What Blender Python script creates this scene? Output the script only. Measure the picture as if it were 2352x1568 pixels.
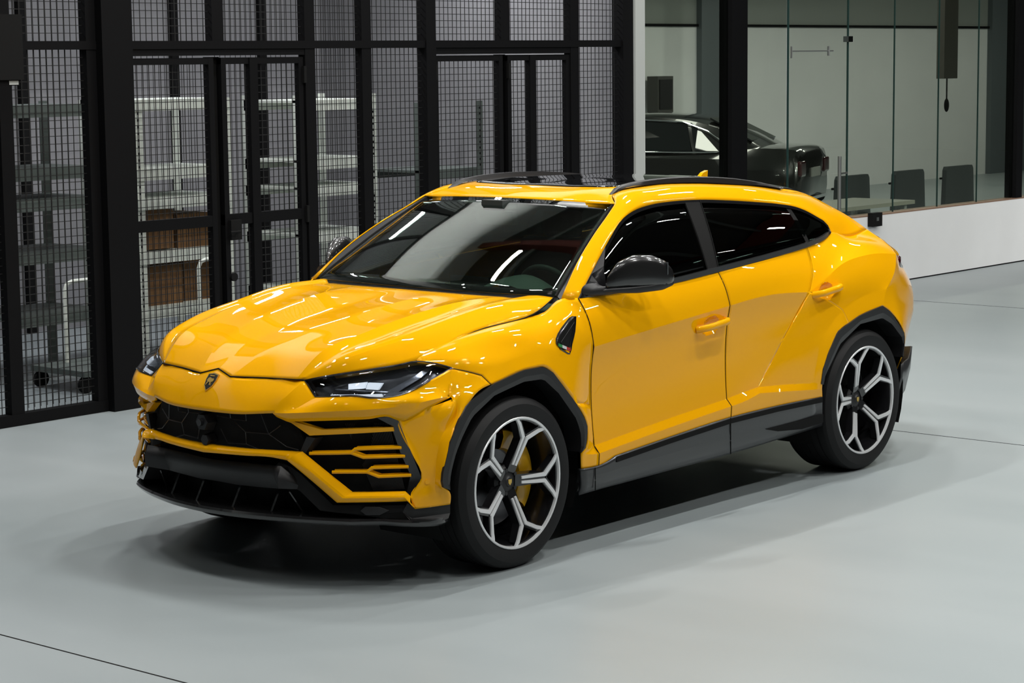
import bpy, bmesh, math, random
from mathutils import Vector, Matrix
R = math.radians
for o in list(bpy.data.objects): bpy.data.objects.remove(o)
S = bpy.context.scene
COL = S.collection
random.seed(7)
# ------------------------------------------------------------------ camera
cd = bpy.data.cameras.new('camera'); cam = bpy.data.objects.new('camera', cd); COL.objects.link(cam)
cd.sensor_width = 36.0; cd.lens = 5.02896*1000/2352*36.0; cd.clip_end = 200
_yaw, _pit, _roll = -2.43885641, 0.1286395, -0.01099515
F = Vector((math.cos(_yaw)*math.cos(_pit), math.sin(_yaw)*math.cos(_pit), -math.sin(_pit)))
Rt = F.cross(Vector((0,0,1))).normalized(); U = Rt.cross(F)
R2 = math.cos(_roll)*Rt + math.sin(_roll)*U; U2 = -math.sin(_roll)*Rt + math.cos(_roll)*U
M = Matrix.Identity(4)
for i in range(3): M[i][0], M[i][1], M[i][2] = R2[i], U2[i], -F[i]
M.translation = Vector((7.44639514, 7.26154598, 2.29953762))
cam.matrix_world = M
S.camera = cam
# ------------------------------------------------------------------ world, exposure
w = bpy.data.worlds.new('world'); S.world = w; w.use_nodes = True
w.node_tree.nodes['Background'].inputs[0].default_value = (.62,.70,.74,1)
w.node_tree.nodes['Background'].inputs[1].default_value = 0.02
S.view_settings.view_transform = 'Standard'; S.view_settings.look = 'None'
S.view_settings.exposure = -1.45; S.view_settings.gamma = 1.0; S.view_settings.use_curve_mapping = False
# ------------------------------------------------------------------ hall lights (fluorescent battens hung under the hall roof)
LIGHTS = []
def area(x, y, z, sx, sy, e, col=(1,.99,.96), rot=(0,0,0), name='ceiling_or_added_light'):
    l = bpy.data.lights.new(name, 'AREA'); l.shape = 'RECTANGLE'; l.size = sx; l.size_y = sy; l.energy = e; l.color = col
    o = bpy.data.objects.new(name, l); o.location = (x,y,z); o.rotation_euler = rot; COL.objects.link(o); return o
for yy in (-2.2, .6, 3.4, 6.6):
    for k, e_ in enumerate((60, 210, 350, 300, 170, 70)):
        area(6.0-3.9*k, yy, 6.9, .85, .09, e_)
for xx in (-14.0, -18.5):                                        # unseen spotlights, added to brighten the low white wall
    l = area(xx, 12.5, 6.5, .5, .5, 130, rot=(0,0,0)); l.rotation_euler = (Vector((xx,12.5,6.5))-Vector((xx-1,-4,.6))).to_track_quat('Z','Y').to_euler(); l.data.spread = R(40)
for xx in (3.0, -1.5, -6.0, -10.5):                              # added unseen lamps: brighten the upper wall for the windshield reflection
    area(xx, -1.2, 4.6, 1.2, .2, 170, (.86,1,.93), (R(125),0,0))
for xx in (-1.5, -4.5, -7.0):                                   # storage room
    area(xx, -5.6, 3.9, 1.4, .3, 125, (.96,.96,1))
for xx in (-10.5, -14.5, -18.5, -22.5, -26.5, -30.5):           # glass room
    area(xx, -9.5, 4.1, 2.0, .6, 150, (1,1,.90))
# ------------------------------------------------------------------ materials
def mat(name, col, rough=.5, metal=0., coat=0., coat_r=.03, spec=.5, emit=None, es=1., noise=0., nscale=5., bump=0., bscale=60., alpha=None):
    m = bpy.data.materials.new(name); m.use_nodes = True; nt = m.node_tree; b = nt.nodes['Principled BSDF']
    b.inputs['Base Color'].default_value = (*col,1); b.inputs['Roughness'].default_value = rough
    b.inputs['Metallic'].default_value = metal; b.inputs['Coat Weight'].default_value = coat
    b.inputs['Coat Roughness'].default_value = coat_r; b.inputs['Specular IOR Level'].default_value = spec
    if emit: b.inputs['Emission Color'].default_value = (*emit,1); b.inputs['Emission Strength'].default_value = es
    if noise:
        tc = nt.nodes.new('ShaderNodeTexCoord'); n = nt.nodes.new('ShaderNodeTexNoise'); n.inputs['Scale'].default_value = nscale; n.inputs['Detail'].default_value = 5
        r = nt.nodes.new('ShaderNodeValToRGB'); nt.links.new(tc.outputs['Object'], n.inputs['Vector']); nt.links.new(n.outputs['Fac'], r.inputs[0])
        r.color_ramp.elements[0].position = .3; r.color_ramp.elements[1].position = .7
        r.color_ramp.elements[0].color = (*[c*(1-noise) for c in col],1); r.color_ramp.elements[1].color = (*[min(1,c*(1+noise)) for c in col],1)
        nt.links.new(r.outputs[0], b.inputs['Base Color'])
    if bump:
        tc = nt.nodes.new('ShaderNodeTexCoord'); n = nt.nodes.new('ShaderNodeTexNoise'); n.inputs['Scale'].default_value = bscale
        bp = nt.nodes.new('ShaderNodeBump'); bp.inputs['Strength'].default_value = bump; bp.inputs['Distance'].default_value = .01
        nt.links.new(tc.outputs['Object'], n.inputs['Vector']); nt.links.new(n.outputs['Fac'], bp.inputs['Height']); nt.links.new(bp.outputs[0], b.inputs['Normal'])
    return m
def glass(name, tint, ior=1.5, gcol=(1,1,1), rough=0.):
    m = bpy.data.materials.new(name); m.use_nodes = True; nt = m.node_tree
    for n in list(nt.nodes): nt.nodes.remove(n)
    out = nt.nodes.new('ShaderNodeOutputMaterial'); t = nt.nodes.new('ShaderNodeBsdfTransparent'); g = nt.nodes.new('ShaderNodeBsdfGlossy')
    f = nt.nodes.new('ShaderNodeFresnel'); mx = nt.nodes.new('ShaderNodeMixShader'); 
    ge = nt.nodes.new('ShaderNodeNewGeometry'); mr = nt.nodes.new('ShaderNodeMapRange'); mr.inputs[3].default_value = ior; mr.inputs[4].default_value = 1/ior
    nt.links.new(ge.outputs['Backfacing'], mr.inputs[0]); nt.links.new(mr.outputs[0], f.inputs[0])
    t.inputs[0].default_value = (*tint,1); g.inputs[0].default_value = (*gcol,1); g.inputs['Roughness'].default_value = rough
    nt.links.new(f.outputs[0], mx.inputs[0]); nt.links.new(t.outputs[0], mx.inputs[1]); nt.links.new(g.outputs[0], mx.inputs[2]); nt.links.new(mx.outputs[0], out.inputs[0])
    return m
PAINT = mat('yellow_paint', (.93,.43,.002), .45, 0, 1., .015, .0); PAINT.node_tree.nodes['Principled BSDF'].inputs['Coat IOR'].default_value = 1.45
BLACKG = mat('gloss_black', (.008,.008,.009), .22, 0, .6)
CARBON = mat('carbon_gloss', (.009,.009,.0095), .25, 0, 1., .02)
SATIN = mat('satin_black_plastic', (.009,.009,.010), .5)
CLAD = mat('dark_grey_cladding', (.024,.025,.027), .34, 0, .3)
MATTE = mat('matte_black', (.004,.004,.004), .8, spec=.2)
ARCHM = mat('arch_black', (.010,.010,.011), .42)
RUBBER = mat('tyre_rubber', (.006,.006,.0065), .62, spec=.35)
ALU = mat('machined_aluminium', (.80,.81,.82), .3, .35)
STEEL = mat('disc_steel', (.16,.16,.17), .35, 1.)
CALIPER = mat('caliper_yellow', (.80,.42,.01), .35, 0, .8)
CHROME = mat('chrome', (.8,.82,.85), .08, 1.)
LENSD = mat('headlight_inner_black', (.012,.013,.015), .25)
LENSS = mat('headlight_inner_silver', (.22,.23,.25), .22, .9)
DRL_GLINT = mat('headlight_strip_glint', (.85,.88,.9), .15, .0, emit=(.85,.93,1), es=1.3)  # glow stands in for white lamp reflections in the headlight lens
HLG = glass('headlight_lens', (.85,.87,.9), 1.5)
WSG = glass('windshield_glass', (.62,.72,.66), 2.0)
SDG = glass('privacy_glass', (.16,.20,.18), 1.6)
ROOFG = mat('panorama_roof_glass', (.006,.007,.008), .03, 0, 1., .01)
GOLD = mat('emblem_gold', (.75,.50,.14), .3, 1.)
STEEL_ = mat('brushed_steel', (.35,.36,.35), .35, .9)
RED = mat('tail_red', (.05,.004,.006), .12, 0, 1.)
INT = mat('interior_dark_leather', (.03,.035,.034), .6)
INT2 = mat('interior_grey', (.10,.125,.115), .6)
FLAGR = mat('flag_red', (.6,.03,.02), .4); FLAGG = mat('flag_green', (.02,.25,.06), .4); FLAGW = mat('flag_white', (.7,.7,.7), .4)
# ------------------------------------------------------------------ mesh helpers
def obj(name, bm, m, parent=None, smooth=None):
    me = bpy.data.meshes.new(name)
    if smooth is not None:
        bmesh.ops.recalc_face_normals(bm, faces=bm.faces)
        for f in bm.faces: f.smooth = True
        for e in bm.edges:
            if len(e.link_faces) == 2 and e.calc_face_angle(0) > R(smooth): e.smooth = False
    bm.to_mesh(me); bm.free()
    for mm in (m if isinstance(m,(list,tuple)) else [m]): me.materials.append(mm)
    o = bpy.data.objects.new(name, me); COL.objects.link(o)
    if parent: o.parent = parent
    return o
def tag(o, label=None, cat=None, group=None, kind=None):
    if label: o['label'] = label
    if cat: o['category'] = cat
    if group: o['group'] = group
    if kind: o['kind'] = kind
    return o
def empty(name, loc=(0,0,0), rz=0):
    o = bpy.data.objects.new(name, None); o.empty_display_size = .2; o.location = loc; o.rotation_euler = (0,0,rz); COL.objects.link(o); return o
def box(bm, a, b, mi=0):
    (x0,y0,z0),(x1,y1,z1) = a,b
    v = [bm.verts.new(p) for p in ((x0,y0,z0),(x1,y0,z0),(x1,y1,z0),(x0,y1,z0),(x0,y0,z1),(x1,y0,z1),(x1,y1,z1),(x0,y1,z1))]
    for f in ((0,3,2,1),(4,5,6,7),(0,1,5,4),(1,2,6,5),(2,3,7,6),(3,0,4,7)): bm.faces.new([v[i] for i in f]).material_index = mi
def boxo(name, a, b, m, parent=None):
    bm = bmesh.new(); box(bm, a, b); return obj(name, bm, m, parent)
def tube(bm, pts, r, n=6, closed=False, flat=None):
    P = [Vector(p) for p in pts]; rings = []
    for i,p in enumerate(P):
        if closed: t = (P[(i+1)%len(P)]-P[i-1])
        else: t = (P[min(i+1,len(P)-1)]-P[max(i-1,0)])
        t.normalize(); up = Vector((0,0,1)) if abs(t.z) < .9 else Vector((1,0,0))
        a = t.cross(up).normalized(); b = a.cross(t)
        rr = r[i] if isinstance(r,(list,tuple)) else r
        rings.append([bm.verts.new(p + (a*math.cos(2*math.pi*k/n) + b*math.sin(2*math.pi*k/n))*rr) for k in range(n)])
    m = len(rings)
    for i in range(m if closed else m-1):
        A, B = rings[i], rings[(i+1)%m]
        for k in range(n): bm.faces.new((A[k],A[(k+1)%n],B[(k+1)%n],B[k]))
    if not closed:
        bm.faces.new(rings[0][::-1]); bm.faces.new(rings[-1])
def lathe(bm, prof, n=48, arc=(0,2*math.pi)):                     # axis y, prof = (radius, y)
    rings = []
    full = abs(arc[1]-arc[0]-2*math.pi) < 1e-6
    cnt = n if full else n+1
    for k in range(cnt):
        a = arc[0]+(arc[1]-arc[0])*k/n; rings.append([bm.verts.new((r*math.cos(a), y, r*math.sin(a))) for r,y in prof])
    for k in range(n):
        A, B = rings[k], rings[(k+1)%cnt]
        for j in range(len(prof)-1): bm.faces.new((A[j],A[j+1],B[j+1],B[j]))
def prism(bm, poly, y0, y1, mi=0, flip=None):                     # polygon in x,z extruded along y
    a = [bm.verts.new((p[0], y0, p[1])) for p in poly]; b = [bm.verts.new((p[0], y1, p[1])) for p in poly]; n = len(poly)
    fs = [bm.faces.new(a), bm.faces.new(b[::-1])] + [bm.faces.new((a[i],b[i],b[(i+1)%n],a[(i+1)%n])) for i in range(n)]
    for f in fs: f.material_index = mi
def herm(P, n, sharp=()):
    P = [Vector(p) for p in P]; out = []
    cuts = sorted({0, len(P)-1} | {s for s in sharp if 0 < s < len(P)-1})
    for a, b in zip(cuts[:-1], cuts[1:]):
        Q = P[a:b+1]; k = len(Q); d = [max((Q[i+1]-Q[i]).length,1e-6) for i in range(k-1)]
        T = []
        for i in range(k):
            if i == 0: t = (Q[1]-Q[0])/d[0]
            elif i == k-1: t = (Q[-1]-Q[-2])/d[-1]
            else: t = ((Q[i]-Q[i-1])/d[i-1]*d[i] + (Q[i+1]-Q[i])/d[i]*d[i-1])/(d[i-1]+d[i])
            T.append(t)
        if k > 2:
            T[0] = ((Q[1]-Q[0])/d[0]*1.5 - T[1]*.5); T[-1] = ((Q[-1]-Q[-2])/d[-1]*1.5 - T[-2]*.5)
        for i in range(k-1):
            for j in range(n):
                s = j/n; h = d[i]
                out.append(Q[i]*(2*s**3-3*s**2+1) + T[i]*h*(s**3-2*s**2+s) + Q[i+1]*(-2*s**3+3*s**2) + T[i+1]*h*(s**3-s**2))
    out.append(P[-1]); return out
def grid(rows, nu=5, nv=5, sr=(), sc=()):
    A = [herm(r, nv, sc) for r in rows]
    B = [herm([A[i][j] for i in range(len(A))], nu, sr) for j in range(len(A[0]))]
    return [[B[j][i] for j in range(len(B))] for i in range(len(B[0]))]
def addgrid(bm, g, flip=False, mir=False, ref=None):
    V = [[bm.verts.new((p.x, -p.y if mir else p.y, p.z)) for p in r] for r in g]; fs = []
    for i in range(len(V)-1):
        for j in range(len(V[0])-1):
            try: fs.append(bm.faces.new((V[i][j],V[i+1][j],V[i+1][j+1],V[i][j+1])))
            except ValueError: pass
    s = 0; c0 = Vector(ref or (-1.4,0,.75))
    for f in fs:
        f.normal_update(); s += f.normal.dot(f.calc_center_median()-c0)*f.calc_area()
    if s < 0:
        for f in fs: f.normal_flip()
    return fs
def panel(name, m, grids, parent, side='L', sharp=24, thick=.006):
    bm = bmesh.new()
    for g in grids:
        if side in ('L','B'): addgrid(bm, g)
        if side in ('R','B'): addgrid(bm, g, mir=True)
    bmesh.ops.remove_doubles(bm, verts=bm.verts, dist=.0006)
    bmesh.ops.dissolve_degenerate(bm, edges=bm.edges, dist=.0003)
    for f in bm.faces: f.smooth = True
    for e in bm.edges:
        if len(e.link_faces) == 2 and e.calc_face_angle(0) > R(sharp): e.smooth = False
    o = obj(name, bm, m, parent)
    if thick:
        sm = o.modifiers.new('thickness','SOLIDIFY'); sm.thickness = thick; sm.offset = -1; sm.use_even_offset = False
    return o
def mirp(P): return [(p[0], -p[1], p[2]) for p in P]
def resample(P, n, sub=8, sharp=()):
    Q = herm(P, sub, sharp); L = [0]
    for a, b in zip(Q[:-1], Q[1:]): L.append(L[-1]+(b-a).length)
    out = []; j = 0
    for k in range(n):
        t = L[-1]*k/(n-1)
        while j < len(L)-2 and L[j+1] < t: j += 1
        u = (t-L[j])/max(L[j+1]-L[j],1e-9); out.append(Q[j].lerp(Q[j+1], min(1,max(0,u))))
    return out
def ribbon_tube(name, P, r, m, parent, side='L', n=6, closed=False):
    bm = bmesh.new()
    tube(bm, P if side == 'L' else mirp(P), r, n, closed)
    return obj(name, bm, m, parent, 50)
def slab(name, A, B, th, m, parent, side='L', push=(0,0,0)):      # strip between two polylines with thickness along -push dir
    bm = bmesh.new(); A = [Vector(p) for p in A]; B = [Vector(p) for p in B]; t = Vector(push)
    rows = [A, B, [b-t for b in B], [a-t for a in A]]
    s = 1 if side == 'L' else -1
    V = [[bm.verts.new((p.x, p.y*s, p.z)) for p in r] for r in rows]
    for k in range(4):
        P, Q = V[k], V[(k+1)%4]
        for i in range(len(P)-1): bm.faces.new((P[i],P[i+1],Q[i+1],Q[i]))
    bm.faces.new([V[k][0] for k in range(4)]); bm.faces.new([V[k][-1] for k in (3,2,1,0)])
    bmesh.ops.recalc_face_normals(bm, faces=bm.faces)
    return obj(name, bm, m, parent, 30)
def polyplate(name, P, m, parent, push, side='L', bevel=0):
    bm = bmesh.new(); s = 1 if side == 'L' else -1; t = Vector(push)
    a = [bm.verts.new((p[0], p[1]*s, p[2])) for p in P]; b = [bm.verts.new((p[0]-t.x, (p[1]-t.y)*s, p[2]-t.z)) for p in P]; n = len(P)
    bm.faces.new(a); bm.faces.new(b[::-1])
    for i in range(n): bm.faces.new((a[i],b[i],b[(i+1)%n],a[(i+1)%n]))
    bmesh.ops.recalc_face_normals(bm, faces=bm.faces)
    bmesh.ops.triangulate(bm, faces=[f for f in bm.faces if len(f.verts) > 4])
    o = obj(name, bm, m, parent)
    if bevel:
        bv = o.modifiers.new('bevel','BEVEL'); bv.width = bevel; bv.segments = 2; bv.limit_method = 'ANGLE'; bv.angle_limit = R(40)
    return o
# ------------------------------------------------------------------ measured control points of the yellow car (metres; x forward, y left)
D = {"windshield":[[[-0.2991,0.0,1.2059],[-0.3136,0.2,1.2044],[-0.3551,0.4,1.2],[-0.423,0.6,1.1928],[-0.5193,0.8,1.1826]],[[-0.6842,0.0,1.4352],[-0.695,0.18,1.4324],[-0.7271,0.36,1.424],[-0.7795,0.54,1.4101],[-0.8506,0.716,1.3909]],[[-1.0693,0.0,1.5945],[-1.0764,0.16,1.593],[-1.099,0.32,1.5885],[-1.1361,0.48,1.5811],[-1.1818,0.632,1.5712]]],
"cowl":[[[-0.2791,0.0,1.1859],[-0.2936,0.2,1.1844],[-0.3351,0.4,1.18],[-0.403,0.6,1.1728],[-0.4993,0.8,1.1626]],[[-0.2991,0.0,1.2059],[-0.3136,0.2,1.2044],[-0.3551,0.4,1.2],[-0.423,0.6,1.1928],[-0.5193,0.8,1.1826]]],
"hood":[[[0.902,0.0,0.939],[0.921,0.098,0.913],[0.871,0.28,0.9166],[0.8462,0.435,0.9193],[0.8392,0.444,0.9189],[0.8312,0.452,0.918],[0.8248,0.466,0.9166]],[[0.78,0.0,1.0],[0.8,0.15,0.995],[0.735,0.33,1.015],[0.72,0.465,1.03],[0.71,0.515,1.014],[0.7,0.585,1.015],[0.6742,0.665,0.957]],[[0.56,0.0,1.07],[0.57,0.2,1.078],[0.55,0.36,1.078],[0.5,0.505,1.092],[0.485,0.575,1.073],[0.46,0.675,1.078],[0.4603,0.785,0.9837]],[[0.25,0.0,1.125],[0.25,0.25,1.142],[0.25,0.4,1.135],[0.22,0.535,1.147],[0.18,0.6,1.128],[0.12,0.7,1.138],[0.0921,0.815,1.082]],[[-0.05,0.0,1.165],[-0.06,0.28,1.182],[-0.1,0.43,1.174],[-0.13,0.555,1.183],[-0.17,0.62,1.171],[-0.22,0.715,1.183],[-0.2985,0.833,1.1245]],[[-0.2791,0.0,1.1939],[-0.3136,0.28,1.1894],[-0.3351,0.43,1.186],[-0.403,0.57,1.1788],[-0.43,0.62,1.176],[-0.47,0.68,1.188],[-0.5121,0.782,1.1791]]],
"nose":[[[0.902,0.0,0.939],[0.965,0.0,0.869],[1.022,0.0,0.768]],[[0.921,0.098,0.913],[0.965,0.1,0.862],[1.018,0.1,0.768]],[[0.871,0.28,0.9166],[0.935,0.27,0.855],[0.995,0.24,0.77]],[[0.8505,0.385,0.9174],[0.915,0.37,0.855],[0.965,0.34,0.778]],[[0.8248,0.466,0.9166],[0.905,0.435,0.855],[0.947,0.388,0.781]],[[0.8318,0.539,0.8522],[0.885,0.5,0.815],[0.9312,0.464,0.786]],[[0.8128,0.64,0.8609],[0.8309,0.665,0.8314],[0.8333,0.677,0.8025]],[[0.7643,0.72,0.8641],[0.7644,0.749,0.8326],[0.7455,0.782,0.8087]],[[0.729,0.77,0.8566],[0.7054,0.809,0.8326],[0.6654,0.848,0.8141]],[[0.6228,0.84,0.8592],[0.6217,0.872,0.8449],[0.5878,0.899,0.8241]],[[0.4953,0.885,0.9049],[0.4842,0.905,0.8728],[0.5011,0.94,0.8379]],[[0.3545,0.905,0.9525],[0.3834,0.922,0.8947],[0.4105,0.94,0.838]]],
"nose_under":[[[0.947,0.388,0.781],[0.93,0.395,0.762]],[[0.9312,0.464,0.786],[0.9171,0.448,0.7455]],[[0.8333,0.677,0.8025],[0.8214,0.664,0.7598]],[[0.7455,0.782,0.8087],[0.7386,0.769,0.7648]],[[0.6654,0.848,0.8141],[0.6776,0.825,0.7716]],[[0.5878,0.899,0.8241],[0.6449,0.853,0.7529]],[[0.5011,0.94,0.8379],[0.5275,0.925,0.8016]],[[0.4105,0.94,0.838],[0.399,0.945,0.8351]]],
"corner":[[[0.3545,0.905,0.9525],[0.2991,0.945,0.9349],[0.2347,0.975,0.9125],[0.2012,1.0,0.8706]],[[0.3834,0.922,0.8947],[0.3548,0.95,0.886],[0.32,0.97,0.8758],[0.2822,1.0,0.8525]],[[0.4105,0.94,0.838],[0.396,0.955,0.8356],[0.3843,0.97,0.8336],[0.3527,1.0,0.8054]],[[0.399,0.945,0.8351],[0.4209,0.974,0.8021],[0.4035,0.968,0.7647],[0.4179,0.998,0.733]],[[0.5275,0.925,0.8016],[0.503,0.939,0.706],[0.485,0.955,0.6668],[0.4718,0.995,0.6413]],[[0.6449,0.853,0.7529],[0.5624,0.907,0.6247],[0.5063,0.947,0.5787],[0.503,0.992,0.564]],[[0.6091,0.886,0.6254],[0.5579,0.914,0.5481],[0.5153,0.946,0.5068],[0.5108,0.988,0.5187]],[[0.5659,0.91,0.497],[0.5436,0.925,0.4741],[0.5182,0.945,0.4571],[0.512,0.982,0.4572]],[[0.6103,0.885,0.4203],[0.5713,0.913,0.4097],[0.5151,0.949,0.4147],[0.4725,0.99,0.4282]],[[0.598,0.898,0.3629],[0.5608,0.923,0.3649],[0.5093,0.953,0.3679],[0.4542,0.975,0.3693]]],
"fender":[[[0.3545,0.905,0.9525],[0.3364,0.9192,0.9469],[0.3181,0.9327,0.9411],[0.2991,0.945,0.9349],[0.2782,0.9562,0.9278],[0.2566,0.9659,0.9203],[0.2347,0.975,0.9125],[0.2235,0.9833,0.8985],[0.2124,0.9917,0.8846],[0.2012,1.0,0.8706]],[[0.3928,0.86,0.9676],[0.3651,0.8844,0.971],[0.3367,0.9073,0.9732],[0.3068,0.927,0.973],[0.2587,0.9488,0.9666],[0.2074,0.9636,0.9547],[0.1546,0.975,0.9401],[0.1498,0.9833,0.9194],[0.1451,0.9917,0.8988],[0.1403,1.0,0.8781]],[[0.4603,0.785,0.9837],[0.4001,0.8196,1.0017],[0.3396,0.8532,1.015],[0.2787,0.885,1.0188],[0.2118,0.9168,1.0087],[0.1444,0.9464,0.9874],[0.0767,0.975,0.9606],[0.0739,0.9833,0.9377],[0.071,0.9917,0.9149],[0.0682,1.0,0.892]],[[0.2872,0.8,1.0443],[0.236,0.8305,1.0526],[0.1857,0.8606,1.0563],[0.1372,0.89,1.0508],[0.0902,0.919,1.0325],[0.0451,0.9472,1.0045],[0.001,0.975,0.9718],[-0.008,0.9833,0.9504],[-0.017,0.9917,0.929],[-0.026,1.0,0.9076]],[[0.0921,0.815,1.082],[0.0606,0.8451,1.0835],[0.0294,0.8738,1.082],[-0.0014,0.9,1.0746],[-0.0401,0.9286,1.0533],[-0.0781,0.9529,1.022],[-0.1157,0.975,0.9858],[-0.1114,0.9833,0.9601],[-0.1071,0.9917,0.9343],[-0.1028,1.0,0.9086]],[[-0.1523,0.827,1.1081],[-0.1608,0.8549,1.1018],[-0.1698,0.8813,1.0939],[-0.1797,0.905,1.0827],[-0.1971,0.9337,1.0575],[-0.2167,0.9559,1.0249],[-0.2373,0.975,0.9886],[-0.2132,0.9833,0.9616],[-0.189,0.9917,0.9345],[-0.1649,1.0,0.9075]],[[-0.3787,0.835,1.1271],[-0.367,0.8639,1.1127],[-0.3562,0.8911,1.0965],[-0.3471,0.915,1.0767],[-0.3385,0.9399,1.0429],[-0.3329,0.959,1.0028],[-0.3289,0.975,0.9595],[-0.3127,0.9833,0.9162],[-0.2966,0.9917,0.8729],[-0.2804,1.0,0.8296]],[[-0.5114,0.83,1.1759],[-0.4905,0.8654,1.147],[-0.4717,0.898,1.1159],[-0.457,0.925,1.0807],[-0.4455,0.9504,1.0213],[-0.4423,0.9645,0.9534],[-0.4432,0.973,0.8814],[-0.4307,0.9813,0.8239],[-0.4181,0.9897,0.7664],[-0.4056,0.998,0.7089]],[[-0.564,0.888,1.178],[-0.5696,0.9202,1.125],[-0.5749,0.9433,1.072],[-0.5798,0.9551,1.019],[-0.5845,0.9607,0.966],[-0.5864,0.9552,0.913],[-0.5869,0.947,0.86],[-0.5878,0.9422,0.8],[-0.5888,0.9406,0.73],[-0.5896,0.9411,0.667]]],
"fender_low":[[[-0.4056,0.998,0.7089],[-0.5253,0.966,0.6858],[-0.5896,0.9411,0.667]],[[-0.4864,0.996,0.6071],[-0.5587,0.965,0.5922],[-0.5908,0.9464,0.575]],[[-0.4968,0.994,0.5766],[-0.5626,0.964,0.5312],[-0.5915,0.9511,0.52]],[[-0.4861,0.99,0.4867],[-0.5503,0.968,0.473],[-0.592,0.9552,0.478]],[[-0.4561,0.985,0.4657],[-0.5066,0.984,0.452],[-0.592,0.986,0.443]],[[-0.4648,0.98,0.381],[-0.5109,0.98,0.3782],[-0.592,0.982,0.3781]]],
"door_front":[[[-0.592,0.982,0.3781],[-0.592,0.986,0.4432],[-0.592,0.955,0.4782],[-0.589,0.9405,0.7136],[-0.5869,0.9475,0.8641],[-0.586,0.962,0.9491],[-0.5739,0.94,1.0819],[-0.564,0.888,1.178]],[[-0.95,0.982,0.4039],[-0.95,0.986,0.474],[-0.95,0.955,0.509],[-0.945,0.9405,0.7442],[-0.9415,0.9475,0.8943],[-0.94,0.962,0.9793],[-0.929,0.94,1.0963],[-0.92,0.9,1.181]],[[-1.32,0.982,0.4306],[-1.32,0.986,0.5028],[-1.32,0.955,0.5378],[-1.31,0.9405,0.7731],[-1.303,0.9475,0.9234],[-1.3,0.962,1.0084],[-1.2945,0.94,1.1126],[-1.29,0.908,1.188]],[[-1.69,0.982,0.4573],[-1.69,0.986,0.5279],[-1.69,0.955,0.5629],[-1.6995,0.9405,0.8014],[-1.7062,0.9475,0.955],[-1.709,0.962,1.04],[-1.693,0.94,1.1392],[-1.68,0.908,1.211]]],
"door_rear":[[[-1.69,0.982,0.4573],[-1.69,0.986,0.5279],[-1.69,0.955,0.5629],[-1.6995,0.9405,0.8014],[-1.7062,0.9475,0.955],[-1.709,0.962,1.04],[-1.693,0.94,1.1392],[-1.68,0.908,1.211]],[[-1.83,0.982,0.46],[-1.82,0.986,0.54],[-1.81,0.953,0.575],[-1.93,0.942,0.8],[-2.045,0.9475,0.975],[-2.07,0.962,1.062],[-2.09,0.935,1.16],[-2.1,0.897,1.236]],[[-1.9928,0.982,0.4693],[-1.9457,0.986,0.5627],[-1.9802,0.952,0.5874],[-2.2237,0.95,0.8154],[-2.4086,0.952,0.9833],[-2.4564,0.962,1.0427],[-2.5634,0.915,1.1553],[-2.62,0.842,1.268]]],
"door_rear_low":[[[-1.9928,0.982,0.4693],[-2.2685,0.983,0.4686],[-2.4617,0.985,0.4654],[-2.553,0.985,0.4681]],[[-1.9457,0.986,0.5627],[-2.2276,0.99,0.5397],[-2.45,0.992,0.5195],[-2.5321,0.995,0.5144]],[[-1.9802,0.952,0.5874],[-2.2612,0.968,0.5709],[-2.4563,0.985,0.5535],[-2.5313,0.998,0.5456]],[[-2.0803,0.95,0.6811],[-2.3023,0.968,0.6757],[-2.4855,0.985,0.6397],[-2.54,1.0,0.6276]],[[-2.2237,0.95,0.8154],[-2.4071,0.968,0.7928],[-2.5316,0.985,0.7597],[-2.5915,1.0,0.7023]],[[-2.344,0.953,0.9289],[-2.5156,0.972,0.9042],[-2.6484,0.985,0.8613],[-2.6869,1.0,0.811]],[[-2.4564,0.962,1.0427],[-2.6187,0.975,0.9842],[-2.7495,0.985,0.9205],[-2.7935,1.0,0.8455]]],
"quarter":[[[-2.62,0.842,1.268],[-2.5634,0.915,1.1553],[-2.4564,0.962,1.0427],[-2.6187,0.975,0.9842],[-2.7495,0.985,0.9205],[-2.7935,1.0,0.8455]],[[-2.8518,0.79,1.2869],[-2.6959,0.9,1.1866],[-2.6274,0.952,1.1002],[-2.7224,0.973,1.046],[-2.8612,0.985,0.9579],[-2.9106,1.0,0.8761]],[[-2.9975,0.752,1.3164],[-2.9117,0.868,1.2213],[-2.8278,0.937,1.1663],[-2.9094,0.968,1.0895],[-3.0298,0.985,0.9861],[-3.0436,1.0,0.896]],[[-3.2512,0.715,1.2779],[-3.1773,0.84,1.2443],[-3.084,0.925,1.1918],[-3.083,0.96,1.1111],[-3.1273,0.985,0.9945],[-3.1039,1.0,0.9025]],[[-3.536,0.66,1.2963],[-3.54,0.8,1.2115],[-3.4836,0.885,1.1672],[-3.3902,0.935,1.09],[-3.2118,0.985,0.9969],[-3.146,1.0,0.9083]]],
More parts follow.
